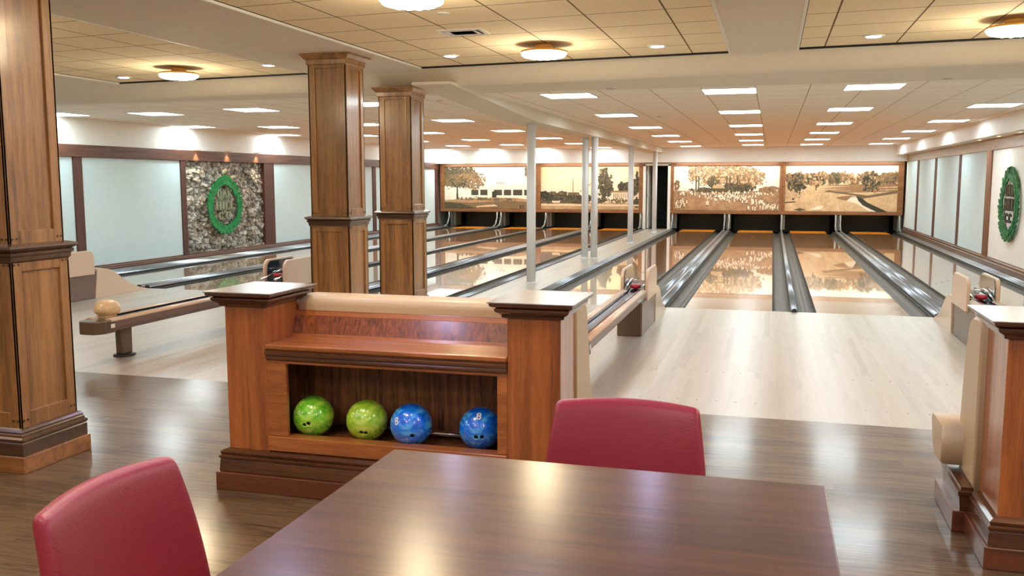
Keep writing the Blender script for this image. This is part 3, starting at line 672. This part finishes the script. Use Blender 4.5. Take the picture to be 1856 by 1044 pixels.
# ------------------------------------------------------------------ foreground downlights and ring lamps
ZT = ZF+.02
D0 = [(-2.1,-2.9,'left of the ring lamp near the middle pillars'),(-.04,-3.0,'between the ring lamp and the plain ceiling beam'),(1.82,-3.07,'right of the plain ceiling beam'),
      (-6.5,-2.2,'left of the ring lamp behind the big pillar'),(-4.22,-2.75,'between the left ring lamp and the first slim pillar')]
XD, YD = (-6.3,-1.9,-.3,1.9,3.8), (-6.7,-8.3,-10.4,-12.6)
for x in XD:
    for y in YD: D0.append((x,y,None))
root = None
for i, (x, y, s) in enumerate(D0):
    lab = 'small round white downlight '+s if s else 'round downlight over the dining floor, %s from the left, %s behind the view' % (od[XD.index(x)], od[YD.index(y)])
    if root is None:
        t = root = thing('downlight', lab, 'downlight', (x,y,ZT), 'round recessed downlights')
        prof = [(.085,ZT-.008),(.085,ZT),(.06,ZT),(.06,ZT-.008)]
        put('trim_ring', MB().lathe([(.06,ZT-.004),(.068,ZT-.012),(.088,ZT-.01),(.092,ZT-.001),(.06,ZT-.001)],x,y,28), TRIMW, t)
        put('lens', MB().lathe([(.0,ZT-.013),(.058,ZT-.013),(.06,ZT-.002)],x,y,28), E_DOWN, t)
    else: dup(root, (x,y,ZT), lab)
    spot(x,y,ZT-.03,(0,0,-1),30,(.6,.58,1),172,.07)
R0 = [(-1.03,-3.35,'in the middle of the tiled foreground ceiling'),(-5.32,-2.78,'between the big pillar and the first slim pillar'),(2.79,-3.65,'at the top right corner of the view'),
      (-1.25,-6.02,'cut by the top edge above the first slim pillar')]
for x in (-5.3,-1.2,2.7):
    for y in ((-8.6,-11.4,-6.1) if x != -1.2 else (-8.6,-11.4)): R0.append((x,y,None))

root = None
for i, (x, y, s) in enumerate(R0):
    lab = 'round warm glowing ring ceiling lamp '+s if s else 'round warm ring lamp over the dining floor, %s from the left, %s behind the view' % (od[(-5.3,-1.2,2.7).index(x)], od[(-8.6,-11.4,-6.1).index(y)])
    if root is None:
        t = root = thing('ring_lamp', lab, 'ceiling lamp', (x,y,ZT), 'round warm ceiling lamps')
        put('canopy', MB().lathe([(.085,ZT),(.085,ZT-.02),(.07,ZT-.05),(.07,ZT-.07)],x,y,32), BRASS, t)
        put('rim', MB().lathe([(.06,ZT-.056),(.2,ZT-.056),(.212,ZT-.06),(.212,ZT-.074),(.205,ZT-.076),(.2,ZT-.064),(.06,ZT-.062)],x,y,48), BRASS, t)
        # scalloped glowing glass
        m = MB(); n = 96; vs = []; pr = [(.0,ZT-.13),(.07,ZT-.129),(.14,ZT-.122),(.185,ZT-.108),(.206,ZT-.09),(.204,ZT-.072)]
        for r, z in pr:
            for k in range(n): rr = r*(1+.012*math.cos(24*2*PI*k/n)*(r/.2)); vs.append((x+rr*math.cos(2*PI*k/n), y+rr*math.sin(2*PI*k/n), z-.004*math.cos(12*2*PI*k/n)*(r/.2)))
        m.add(vs, [(a*n+k, a*n+(k+1)%n, (a+1)*n+(k+1)%n, (a+1)*n+k) for a in range(len(pr)-1) for k in range(n)], True)
        put('glass_bowl', m, E_RING, t)
    else: dup(root, (x,y,ZT), lab)
    l = bpy.data.lights.new('ring','POINT'); l.energy = 13; l.color = (1,.84,.6); l.shadow_soft_size = .12
    o = bpy.data.objects.new('ring_lamp_light', l); COL.objects.link(o); o.location = (x,y,ZT-.26)
# small warm spots in the side-wall soffits
MINI = [(4.76,7.5,2.37,'first small warm spot in the right wall soffit, farthest from the emblem edge'),(4.76,6.0,2.37,'second small warm spot in the right wall soffit, left of the dark green emblem'),(4.76,4.55,2.37,'third small warm spot in the right wall soffit, above the dark green emblem')]
SP = []
for x, y, z, lab in MINI:
    t = thing('soffit_spot', lab, 'spotlight', (x,y,z), 'small warm soffit spots')
    put('trim_ring', MB().lathe([(.03,z-.003),(.05,z-.006),(.052,z-.0005),(.03,z-.0005)],x,y,20), TRIMW, t)
    put('lens', MB().lathe([(0,z-.004),(.03,z-.004),(.03,z-.001)],x,y,20), E_MINI, t)
    SP.append((x-.0,y,z-.02,(.12,0,-1),10,(1,.86,.6)))
for y in (4.6,5.7,6.85):
    t = thing('soffit_spot', 'small warm spot above the stone panel, %s of three' % {4.6:'left',5.7:'middle',6.85:'right'}[y], 'spotlight', (XL+.1,y,2.235), 'small warm soffit spots')
    put('trim_ring', MB().lathe([(.025,2.225),(.045,2.222),(.048,2.235),(.025,2.235)],XL+.1,y,20), BRASS, t)
    put('arm', MB().box(XL,XL+.06,y-.01,y+.01,2.228,2.238), BRASS, t)
    put('lens', MB().lathe([(0,2.224),(.025,2.224),(.025,2.232)],XL+.1,y,20), E_MINI, t)
    SP.append((XL+.1,y,2.2,(-.16,0,-1),14,(1,.8,.45)))
# wash lights in the far fascia soffit over the murals
for s in SP: spot(*s)
for x in (-8.45,-4.95,-.45,3.1):      # warm linear wash lamps in the soffit above the murals
    l = bpy.data.lights.new('mural_wash','AREA'); l.shape = 'RECTANGLE'; l.size = 3.2; l.size_y = .05; l.energy = 18; l.color = (1,.96,.86)
    o = bpy.data.objects.new('mural_wash_light', l); COL.objects.link(o); o.location = (x,18.44,2.17); o.rotation_euler = Vector((0,.38,-1)).to_track_quat('-Z','Y').to_euler()
# ------------------------------------------------------------------ panelled pillars
def pillar(cx, cy, label, ztop, name='panelled_pillar'):
    t = thing(name, label, 'pillar', (cx,cy,0), 'panelled oak pillars')
    put('plinth', MB().box(cx-.26,cx+.26,cy-.26,cy+.26,0,.095), OAKX, t, bevel=.004)
    a = .215
    put('base_moulding', MB().mould(cx-a,cx+a,cy-a,cy+a,[(.03,.09),(.033,.1),(.033,.165),(.028,.172),(.036,.18),(.036,.19),(.024,.2),(.024,.21),(.018,.218),(.02,.226),(.012,.24),(0,.245)]), OAKD, t)
    def section(z0, z1, h, nm):
        put(nm, MB().box(cx-h+.014,cx+h-.014,cy-h+.014,cy+h-.014,z0,z1), OAK, t)
        s = .072; m = MB()
        for sx, sy in ((1,0),(-1,0),(0,1),(0,-1)):
            def B(u0,u1,za,zb):
                if sx: m.box(*(sorted((cx+sx*h,cx+sx*(h-.016)))+[cy+u0,cy+u1,za,zb]))
                else: m.box(cx+u0,cx+u1,*sorted((cy+sy*h,cy+sy*(h-.016))),za,zb)
            B(-h,-h+s,z0,z1); B(h-s,h,z0,z1); B(-h+s,h-s,z0,z0+.09); B(-h+s,h-s,z1-.08,z1)
        fr = put('panel_frame', m, OAK, t, bevel=.003)
        for sx, sy in ((1,0),(0,-1)):
            for zz in (z0+.045, z1-.04):
                for u in (-h+.02,-h+.05,h-.05,h-.02):
                    c = (cx+sx*(h+.001), cy+u, zz) if sx else (cx+u, cy+sy*(h+.001), zz)
                    q = .006; put('peg', MB().box(c[0]-(.003 if sx else q),c[0]+(.003 if sx else q),c[1]-(q if sx else .003),c[1]+(q if sx else .003),zz-q,zz+q), OAKD, fr)
    section(.24,1.195,.213,'lower_shaft'); section(1.25,ztop-.06,.2,'upper_shaft')
    put('band_moulding', MB().mould(cx-.2,cx+.2,cy-.2,cy+.2,[(.014,1.165),(.022,1.175),(.024,1.2),(.034,1.205),(.036,1.22),(.028,1.225),(.045,1.235),(.052,1.245),(.05,1.256),(.03,1.262),(0,1.268)]), OAKD, t)
    put('crown', MB().mould(cx-.2,cx+.2,cy-.2,cy+.2,[(.0,ztop-.11),(.012,ztop-.1),(.014,ztop-.06),(.03,ztop-.05),(.055,ztop-.018),(.06,ztop-.015),(.06,ztop-.001)]), OAK, t)
pillar(-3.16,-7.44,'big square panelled oak pillar at the left edge, nearest of the three', ZF)
pillar(-3.15,-3.31,'square panelled oak pillar in the middle, second of the three from the left', ZF)
pillar(-3.15,-1.66,'square panelled oak pillar farthest back, rightmost of the three', ZL)
# ------------------------------------------------------------------ ball returns
def stadium(y0, y1, z0, z1, r, n=8):
    P = [(y0,z0),(y1,z0)]
    P += [(y1-r+r*math.sin(PI/2*(n-k)/n), z1-r+r*math.cos(PI/2*(n-k)/n)) for k in range(n+1)]
    P += [(y0+r-r*math.sin(PI/2*k/n), z1-r+r*math.cos(PI/2*k/n)) for k in range(n+1)]
    return P
def ball_return(xc, label, dz=0.0, near=-5.1):
    t = thing('ball_return', label, 'ball return', (xc,-1.8,0), 'cream and brown ball returns')
    put('pedestal', MB().prism([(-2.3,0),(-1.2,0),(-1.14,.36),(-2.3,.36)],'x',xc-.125,xc+.125), BROWNP, t, bevel=.01)
    put('pedestal_side', MB().prism([(-2.28,.005),(-1.22,.005),(-1.16,.345),(-2.28,.345)],'x',xc+.124,xc+.132), TAUPE, t)
    tail = [(-1.2,0),(-1.14,.40),(-1.02,.40),(-.9,.375),(-.78,.32),(-.66,.24),(-.54,.165),(-.42,.105),(-.28,.055),(-.14,.02),(-.05,.004),(-.05,0)]
    put('rear_cowl', MB().prism(tail,'x',xc-.14,xc+.14,True), CREAM, t, bevel=.012)
    for s in (-1,1):
        a, b = sorted((xc+s*.115, xc+s*.15))
        f = put('hood_fin', MB().prism(stadium(-1.95,-1.2,.33,.665,.1),'x',a,b), CREAM, t, bevel=.01)
        a, b = sorted((xc+s*.107, xc+s*.117))
        put('inner_panel', MB().prism(stadium(-1.9,-1.25,.4,.645,.09),'x',a,b), DARKP, f)
    put('accelerator_ramp', MB().prism([(-2.1,.36),(-1.2,.36),(-1.25,.48),(-1.6,.47),(-2.05,.42)],'x',xc-.105,xc+.105), DARKP, t, bevel=.02)
    put('ball_wheel', MB().lathe([(.0,.44),(.05,.455),(.062,.475),(.05,.495),(0,.5)],xc,-1.85,24), REDP, t)
    put('chrome_guide', MB().tube([(xc-.09,-2.1,.44),(xc-.09,-1.6,.52),(xc-.05,-1.3,.5)],.012).tube([(xc+.09,-2.1,.44),(xc+.09,-1.6,.52),(xc+.05,-1.3,.5)],.012), CHROME, t)
    z = .345+dz
    side = [(xc-.13,z),(xc-.1,z-.04),(xc+.1,z-.04),(xc+.13,z),(xc+.135,z+.055),(xc+.06,z+.05),(xc,z+.03),(xc-.06,z+.05),(xc-.135,z+.055)]
    tr = put('rack_trough', MB().prism(side,'y',near+.12,-2.0), TAUPE, t)
    put('trough_lining', MB().prism([(xc-.062,z+.055),(xc-.03,z+.042),(xc+.03,z+.042),(xc+.062,z+.055),(xc+.03,z+.05),(xc-.03,z+.05)],'y',near+.25,-2.0), TROUGH, t)
    for s in (-1,1):
        P = [(xc+s*(.1)+.038*math.cos(2*PI*k/14), z+.062+.022*math.sin(2*PI*k/14)) for k in range(14)]
        put('side_rail', MB().prism(P,'y',near+.16,-2.0,True), CREAM, t)
        put('dark_strip', MB().box(xc+s*.055-.006,xc+s*.055+.006,near+.3,-2.0,z+.062,z+.078), DARKP, t)
    e = [(xc-.135,near+.22),(xc+.135,near+.22),(xc+.135,near+.08),(xc+.07,near),(xc-.07,near),(xc-.135,near+.08)]
    cap = put('end_cap', MB().prism(e,'z',z-.045,z+.07), BROWNP, t, bevel=.01)
    put('badge', MB().box(xc+.134,xc+.139,near+.15,near+.2,z,z+.035), WHITE, cap)
    put('ball_stop', MB().lathe([(.075,z+.06),(.072,z+.085),(.08,z+.1),(.1,z+.115),(.108,z+.14),(.106,z+.165),(.092,z+.2),(.065,z+.22),(.03,z+.23),(0,z+.232)],xc-.02,near+.3,28,sy=1.15), plain('ball_stop_cream_%d' % round(xc*10),(214,186,142),.35,coat=.3), t)
    yl = near+.5
    put('leg', MB().frus(xc-.02,yl-.0,.085,.13,.02,.06,.17,z-.03), BROWNP, t, bevel=.012)
    put('foot', MB().lathe([(.09,0),(.09,.012),(.06,.024)],xc-.02,yl,24,sx=1,sy=1.25), LEGM, t)
ball_return((lane_x[0]+LW+lane_x[1])/2, 'cream and brown ball return partly hidden behind the big pillar at the far left', near=-3.4)
ball_return((lane_x[2]+LW+lane_x[3])/2+.045, 'ball return rack with a rounded cream stop, standing left of the ball console', dz=-.03)
ball_return((lane_x[4]+LW+lane_x[5])/2, 'ball return just right of the ball console, at the middle of the lanes', dz=.03, near=-5.3)
ball_return((lane_x[6]+LW+lane_x[7])/2, 'ball return behind the oak post at the right edge', dz=.03)
# ------------------------------------------------------------------ console with bench and balls
def cap_post(t, x0, x1, y0, y1):
    p = put('post', MB().box(x0,x1,y0,y1,.2,.99), CAB, t, bevel=.003)
    put('post_cap', MB().mould(x0,x1,y0,y1,[(.0,.965),(.02,.972),(.022,.985),(.03,.99),(.045,1.0),(.05,1.008),(.05,1.016),(.04,1.02),(.062,1.026),(.07,1.033),(.07,1.042),(.06,1.046)]), CABD, p)
    put('cap_top', MB().box(x0-.078,x1+.078,y0-.078,y1+.078,1.044,1.05), PLATE, p, bevel=.002)
def base(t, x0, x1, y0, y1):
    put('plinth', MB().box(x0-.055,x1+.055,y0-.055,y1+.055,0,.095), CABP, t, bevel=.004)
    put('base_moulding', MB().mould(x0,x1,y0,y1,[(.035,.09),(.04,.1),(.036,.155),(.034,.162),(.04,.168),(.042,.178),(.03,.184),(.034,.192),(.036,.2),(.02,.21),(.0,.216)]), CABD, t)
def cushion(x0, x1, prof, seg):
    m = MB(); n = len(prof)
    xs = [x0, x0+.012]+[x0+(x1-x0)*k/seg for k in range(1,seg)]+[x1-.012, x1]
    cy = sum(p[0] for p in prof)/n; cz = sum(p[1] for p in prof)/n; vs = []
    for i, x in enumerate(xs):
        s = .94 if i in (0,len(xs)-1) else 1
        vs += [(x, cy+(y-cy)*s, cz+(z-cz)*s) for y,z in prof]
    m.add(vs, [(i*n+k, i*n+(k+1)%n, (i+1)*n+(k+1)%n, (i+1)*n+k) for i in range(len(xs)-1) for k in range(n)], True)
    m.add([vs[k] for k in range(n)], [tuple(range(n))]); m.add([vs[(len(xs)-1)*n+k] for k in range(n)], [tuple(range(n))])
    return m
BACKP = [(-7.19,.40),(-7.2,.95),(-7.19,.975),(-7.16,.99),(-7.1,.992),(-7.03,.985),(-6.99,.965),(-6.965,.92),(-6.93,.8),(-6.88,.6),(-6.84,.44),(-6.84,.40)]
SEATP = [(-7.2,.22),(-6.84,.2),(-6.76,.24),(-6.70,.33),(-6.67,.40),(-6.68,.43),(-6.72,.445),(-7.2,.445)]
def console():
    t = thing('ball_console', 'oak console with two capped posts, an open ball shelf and a tan bench behind it', 'console', (-.8,-7.4,0))
    cap_post(t, -1.69,-1.455,-7.56,-7.22); cap_post(t, -.165,.095,-7.56,-7.2)
    base(t, -1.69, .095, -7.56, -7.18)
    put('shelf_board', MB().box(-1.455,-.165,-7.575,-7.2,.755,.78), CABX, t, bevel=.006)
    put('shelf_moulding', MB().prism([(-7.56,.757),(-7.575,.757),(-7.572,.745),(-7.58,.74),(-7.58,.728),(-7.57,.722),(-7.574,.714),(-7.574,.706),(-7.563,.7),(-7.56,.695)],'x',-1.455,-.165), CABD, t)
    m = MB().box(-1.455,-.165,-7.56,-7.535,.682,.757).box(-1.455,-1.345,-7.56,-7.535,.3,.682).box(-.215,-.165,-7.56,-7.535,.3,.682)
    put('face_frame', m, CABX, t, bevel=.002)
    put('sill_board', MB().box(-1.455,-.165,-7.572,-7.49,.22,.298), CABX, t, bevel=.004)
    put('inner_back', MB().box(-1.455,-.165,-7.25,-7.23,.2,.755), CABI, t)
    put('inner_side', MB().box(-1.455,-1.43,-7.54,-7.24,.2,.755), CABI, t); put('inner_side', MB().box(-.19,-.165,-7.54,-7.24,.2,.755), CABI, t)
    put('inner_floor', MB().box(-1.43,-.19,-7.49,-7.25,.22,.268), CABI, t)
    put('ball_rail', MB().tube([(-1.42,-7.295,.3),(-.2,-7.295,.3)],.014,14), CHROME, t)
    # sloping splash board, framed with a figured panel
    def P(y0, z0, y1, z1, d): return [(y0,z0),(y1,z1),(y1+d,z1),(y0+d,z0)]
    put('figured_panel', MB().prism(P(-7.29,.79,-7.235,.94,.03),'x',-1.455,-.165), FIG, t)
    put('top_rail', MB().prism(P(-7.255,.888,-7.232,.945,.03),'x',-1.455,-.165), CABX, t, bevel=.003)
    put('bottom_rail', MB().prism(P(-7.302,.78,-7.296,.795,.03),'x',-1.455,-.165), CABX, t)
    put('bench_core', MB().box(-1.69,.095,-7.22,-7.19,.2,.93), CABX, t)
    put('bench_base', MB().box(-1.66,.07,-7.18,-6.86,0,.2), CAB, t)
    top = [(y-(.035 if z > .9 else 0), z) for y,z in BACKP]
    put('back_cushion', cushion(-1.445,.105,[(-7.22,.4),(-7.245,.945),(-7.245,.97),(-7.22,.99),(-7.15,.995),(-7.05,.99),(-6.99,.968),(-6.965,.92),(-6.93,.8),(-6.88,.6),(-6.84,.44),(-6.84,.4)],8), CUSH, t)
    put('seat_cushion', cushion(-1.66,.07,SEATP,8), CUSH, t)
console()
def side_bench():
    t = thing('booth_bench', 'tan upholstered bench end with an oak capped post at the right edge', 'bench', (2.6,-7.35,0))
    cap_post(t, 1.975,3.0,-7.56,-7.2); base(t, 1.975,3.0,-7.56,-7.24)
    put('bench_plinth', MB().box(1.87,3.3,-7.2,-6.72,0,.1), CABP, t, bevel=.004)
    put('bench_base_moulding', MB().mould(1.9,3.3,-7.2,-6.78,[(.0,.1),(.005,.17),(.012,.18),(.012,.195),(.0,.2),(.0,.215)]), CABD, t)
    put('back_cushion', cushion(1.945,3.3,[(-7.21,.2),(-7.2,.95),(-7.19,.975),(-7.16,.99),(-7.1,.992),(-7.03,.985),(-6.97,.965),(-6.94,.92),(-6.9,.8),(-6.87,.6),(-6.85,.44),(-6.86,.2)],4), CUSH, t)
    put('seat_cushion', cushion(1.85,3.3,[(-6.97,.25),(-6.8,.24),(-6.74,.27),(-6.69,.34),(-6.66,.40),(-6.67,.43),(-6.70,.44),(-6.97,.44)],4), CUSH, t)
side_bench()
# ---- bowling balls
def ball_mat(name, a, b, c):
    m, nt, bs = newmat(name); tc = N(nt,'ShaderNodeTexCoord'); mp = N(nt,'ShaderNodeMapping'); mp.inputs['Scale'].default_value = (9,9,16); mp.inputs['Rotation'].default_value = (.3,.5,.2)
    nt.links.new(tc.outputs['Object'], mp.inputs[0]); no = N(nt,'ShaderNodeTexNoise'); no.inputs['Scale'].default_value = 1; no.inputs['Detail'].default_value = 3; no.inputs['Distortion'].default_value = 2.5
    nt.links.new(mp.outputs[0], no.inputs['Vector']); r = N(nt,'ShaderNodeValToRGB'); el = r.color_ramp.elements; el.new(.5)
    for i, (p, q) in enumerate(((.3,a),(.5,b),(.68,c))): el[i].position = p; el[i].color = srgb(*q)
    nt.links.new(no.outputs['Fac'], r.inputs[0]); nt.links.new(r.outputs[0], bs.inputs['Base Color'])
    bs.inputs['Roughness'].default_value = .25; bs.inputs['Coat Weight'].default_value = 1; bs.inputs['Coat Roughness'].default_value = .03; return m
BG = ball_mat('green_pearl', (70,176,44), (140,220,56), (190,236,90)); BG2 = ball_mat('lime_pearl', (110,184,44), (170,216,56), (206,232,110))
BB = ball_mat('blue_pearl', (6,84,214), (14,130,245), (100,196,255)); HOLE = plain('finger_hole_shade_black', (14,16,14), .5); INK = plain('ball_ink_white', (225,232,235), .5); INKG = plain('ball_ink_pale', (190,220,150), .5)
CAM = Vector((1.025,-11.664,1.6144))
def bowling_ball(c, mat, label, holes, marks, ink):
    c = Vector(c); R = .108
    bm = bmesh.new(); bmesh.ops.create_uvsphere(bm, u_segments=64, v_segments=40, radius=R); me = bpy.data.meshes.new('shell'); bm.to_mesh(me); bm.free()
    d = (CAM-c).normalized(); rt = Vector((0,0,1)).cross(d).normalized(); up = d.cross(rt)
    def dirv(a, b): return (d*math.cos(a)*math.cos(b)+rt*math.sin(a)*math.cos(b)+up*math.sin(b)).normalized()
    tmp = bpy.data.objects.new('shell', me); COL.objects.link(tmp); cut = MB(); rad = []
    for a, b, r in holes:
        v = dirv(a,b); rad.append((v,r)); q = v.to_track_quat('Z','Y').to_matrix()
        n = 20; vs = [q @ Vector((r*math.cos(2*PI*k/n), r*math.sin(2*PI*k/n), h)) for h in (R*.75, R*1.1) for k in range(n)]
        cut.add(vs, [tuple(range(n))[::-1], tuple(range(n,2*n))]+[(k,(k+1)%n,n+(k+1)%n,n+k) for k in range(n)])
    cm = bpy.data.meshes.new('c'); cm.from_pydata(cut.v, [], cut.f); co = bpy.data.objects.new('c', cm); COL.objects.link(co)
    mo = tmp.modifiers.new('b','BOOLEAN'); mo.operation = 'DIFFERENCE'; mo.object = co; mo.solver = 'EXACT'
    dg = bpy.context.evaluated_depsgraph_get(); m2 = bpy.data.meshes.new_from_object(tmp.evaluated_get(dg))
    bpy.data.objects.remove(tmp); bpy.data.objects.remove(co)
    m2.materials.clear(); m2.materials.append(mat)
    for p in m2.polygons: p.use_smooth = (p.center.length > R*.985)
    t = thing('bowling_ball', label, 'bowling ball', c-Vector((0,0,R)), 'bowling balls in the console')
    o = bpy.data.objects.new('shell', m2); COL.objects.link(o); o.parent = t; o.location = (0,0,R)
    for v, r in rad:
        q = v.to_track_quat('Z','Y').to_matrix(); n = 20
        vs = [c+q @ Vector((r*.97*math.cos(2*PI*k/n), r*.97*math.sin(2*PI*k/n), h)) for h in (R*.76, R*.93) for k in range(n)]
        put('finger_hole_shade', MB().add(vs, [tuple(range(n))[::-1], tuple(range(n,2*n))]+[(k,(k+1)%n,n+(k+1)%n,n+k) for k in range(n)]), HOLE, t)  # black plug in the cut hole, its inner shade put in as colour
    for txt, a, b, size, rot, arc in marks:
        tm = text_mesh(txt, size); v = dirv(a,b); e = (up-v*up.dot(v)).normalized(); f = e.cross(v)
        cs, sn = math.cos(rot), math.sin(rot); vs = []
        for x, y, z in tm.v:
            y += arc*x*x/.03
            x, y = x*cs-y*sn, x*sn+y*cs; p = (v*R+f*x+e*y).normalized()*(R+.0006); vs.append(c+p)
        put('printed_mark', MB().add(vs, tm.f), ink, t)
h = .0105
bz = .376
bowling_ball((-1.275,-7.41,bz), BG, 'bright green bowling ball at the left end of the console shelf', [(-.52,-.42,h),(-.29,-.36,h)], [('6',-.76,.22,.042,.2,0)], INKG)
bowling_ball((-.968,-7.41,bz), BG2, 'lime green bowling ball, second from the left in the console', [(-.36,-.62,h),(-.1,-.66,h)], [('6',-.5,.32,.046,.3,0)], INKG)
bowling_ball((-.713,-7.43,bz), BB, 'blue bowling ball next to the lime green one', [(.04,-.56,h*1.1)], [('8',-.76,.16,.055,.25,0)], INK)
bowling_ball((-.352,-7.40,bz), BB, 'blue bowling ball at the right end of the console shelf', [(-.22,-.42,h),(.08,-.42,h)], [('8',-.08,.56,.055,-.05,0)], INK)
# ------------------------------------------------------------------ table
def table():
    t = thing('dining_table', 'brown wooden dining table in the foreground', 'table', (.53,-9.75,0))
    put('table_top', MB().box(-.13,1.196,-10.75,-9.0,.718,.75), TABLE, t, bevel=.004)
    put('apron', MB().box(-.03,1.1,-10.6,-9.1,.65,.718), TABLE, t)
    for x in (.1,.97):
        for y in (-10.5,-9.25): put('leg', MB().box(x-.03,x+.03,y-.03,y+.03,0,.66), LEGM, t)
table()
# ------------------------------------------------------------------ red chairs
def chair(loc, rot, label):
    """built facing +y at the origin; back of the chair at -y"""
    t = thing('dining_chair', label, 'chair', (0,0,0), 'red upholstered dining chairs')
    us = [-1,-.9,-.5,0,.5,.9,1]; vs_ = [0,.12,.4,.7,.9,1]; z0, z1 = .42, .86
    def pt(u, v, side):
        w2 = .288-.012*v-.028*max(0,v-.35)/.65; z = z0+(z1-z0)*v
        lean = -.235-.05*v-.035*v*v; curve = .05*u*u
        th = (.034 if side > 0 else -.03)*(1 if abs(u) < .95 and v < .97 else .8)
        zz = z - .012*u*u*(v if v > .85 else 0)
        return (u*w2, lean+curve+th, zz)
    m = MB(); A = [[pt(u,v,1) for u in us] for v in vs_]; Bk = [[pt(u,v,-1) for u in us] for v in vs_]
    nu, nv = len(us), len(vs_); V = [p for r in A for p in r]+[p for r in Bk for p in r]; F = []; o = nu*nv
    for i in range(nv-1):
        for j in range(nu-1): F.append((i*nu+j,i*nu+j+1,(i+1)*nu+j+1,(i+1)*nu+j)); F.append((o+i*nu+j,o+(i+1)*nu+j,o+(i+1)*nu+j+1,o+i*nu+j+1))
    ring = [j for j in range(nu)]+[i*nu+nu-1 for i in range(1,nv)]+[(nv-1)*nu+j for j in range(nu-2,-1,-1)]+[i*nu for i in range(nv-2,0,-1)]
    for a, b in zip(ring, ring[1:]+ring[:1]): F.append((a,b,o+b,o+a))
    m.add(V,F,True); put('backrest', m, RED, t, subsurf=2)
    m = MB(); w2 = .245
    cage = [(-.25,.0),(-.2,.0),(0,.01),(.18,.0),(.235,.0)]
    xs = [-1,-.88,0,.88,1]; ys = [-.24,-.2,0,.19,.24]; V = []
    for z in (.415,.475):
        for y in ys:
            for x in xs: V.append((x*w2, y, z+(.008 if (abs(x)<.5 and abs(y)<.1) else 0)))
    F = []; 
    for i in range(4):
        for j in range(4): F.append((i*5+j,(i+1)*5+j,(i+1)*5+j+1,i*5+j+1)); F.append((25+i*5+j,25+i*5+j+1,25+(i+1)*5+j+1,25+(i+1)*5+j))
    ring = [0,1,2,3,4,9,14,19,24,23,22,21,20,15,10,5]
    for a, b in zip(ring, ring[1:]+ring[:1]): F.append((a,b,25+b,25+a))
    m.add(V,F,True); put('seat', m, RED, t, subsurf=2)
    for x in (-1,1):
        for y in (-1,1):
            put('leg', MB().frus(x*.19,y*.18,.026,.026,0,.036,.036,.425), LEGM, t)
    t.location = loc; t.rotation_euler = (0,0,rot)
    return t
chair((.572,-8.86,0), PI+.03, 'red upholstered chair tucked in at the far side of the table') 
chair((-.31,-9.77,0), -PI/2+.02, 'red upholstered chair at the left end of the table')
chair((1.255,-10.005,0), PI/2, 'red upholstered chair of which only a corner shows at the bottom right')
# ------------------------------------------------------------------ small ceiling fittings
def vent(x, y):
    t = thing('ceiling_vent', 'white square ceiling air vent with open louvres near the top centre', 'vent', (x,y,ZT), None)
    z = ZT; put('frame', MB().box(x-.19,x+.19,y-.15,y-.12,z-.012,z).box(x-.19,x+.19,y+.12,y+.15,z-.012,z).box(x-.19,x-.16,y-.12,y+.12,z-.012,z).box(x+.16,x+.19,y-.12,y+.12,z-.012,z), TRIMW, t)
    put('cavity', MB().box(x-.16,x+.16,y-.12,y+.12,z-.002,z-.0005), BLACK, t)
    for k in range(3):
        d = .035+.035*k; put('louvre', MB().mould(x-.16+d,x+.16-d,y-.12+d*.75,y+.12-d*.75,[(.012,z-.012),(0,z-.002)]) , TRIMW, t)
vent(-1.5,-4.25)
for x, y, s in ((-1.37,-5.1,'near the top edge left of the vent'),):
    t = thing('sprinkler_cover', 'small round white cover plate on the tiled ceiling above the vent', 'sprinkler', (x,y,ZT)); put('plate', MB().lathe([(0,ZT-.008),(.045,ZT-.008),(.05,ZT-.001)],x,y,24), TRIMW, t)
for i, (x, y) in enumerate(((-.82,-.98),(-.82,3.83),(-3.3,.02),(2.75,-1.05))):
    lab = ['small round ceiling cover in front of the first light right of the beam','small round ceiling cover between the two light rows right of the beam','small round ceiling cover left of the farthest pillar top','small round ceiling cover toward the right edge of the lane ceiling'][i]
    z = ZL if i != 3 else ZL
    t = thing('sprinkler_cover', lab, 'sprinkler', (x,y,z)); put('plate', MB().lathe([(0,z-.008),(.045,z-.008),(.05,z-.001)],x,y,24), plain('cover_%d' % i,(205,190,170),.5), t)
# ------------------------------------------------------------------ approach dots
DOT = plain('approach_dot_brown', (120,84,56), .4)
for y in (-4.93,-3.89):
    for k in range(5):
        pass
m = MB()
for x in lane_x:
    for y in (-4.93,-3.89,-.15):
        for k in range(-3,4):
            cx = x+LW/2+k*.14; m.lathe([(.008,-.001),(.008,.0006)],cx,y,8)
put('floor_approach_dots', m, DOT, kind='structure')
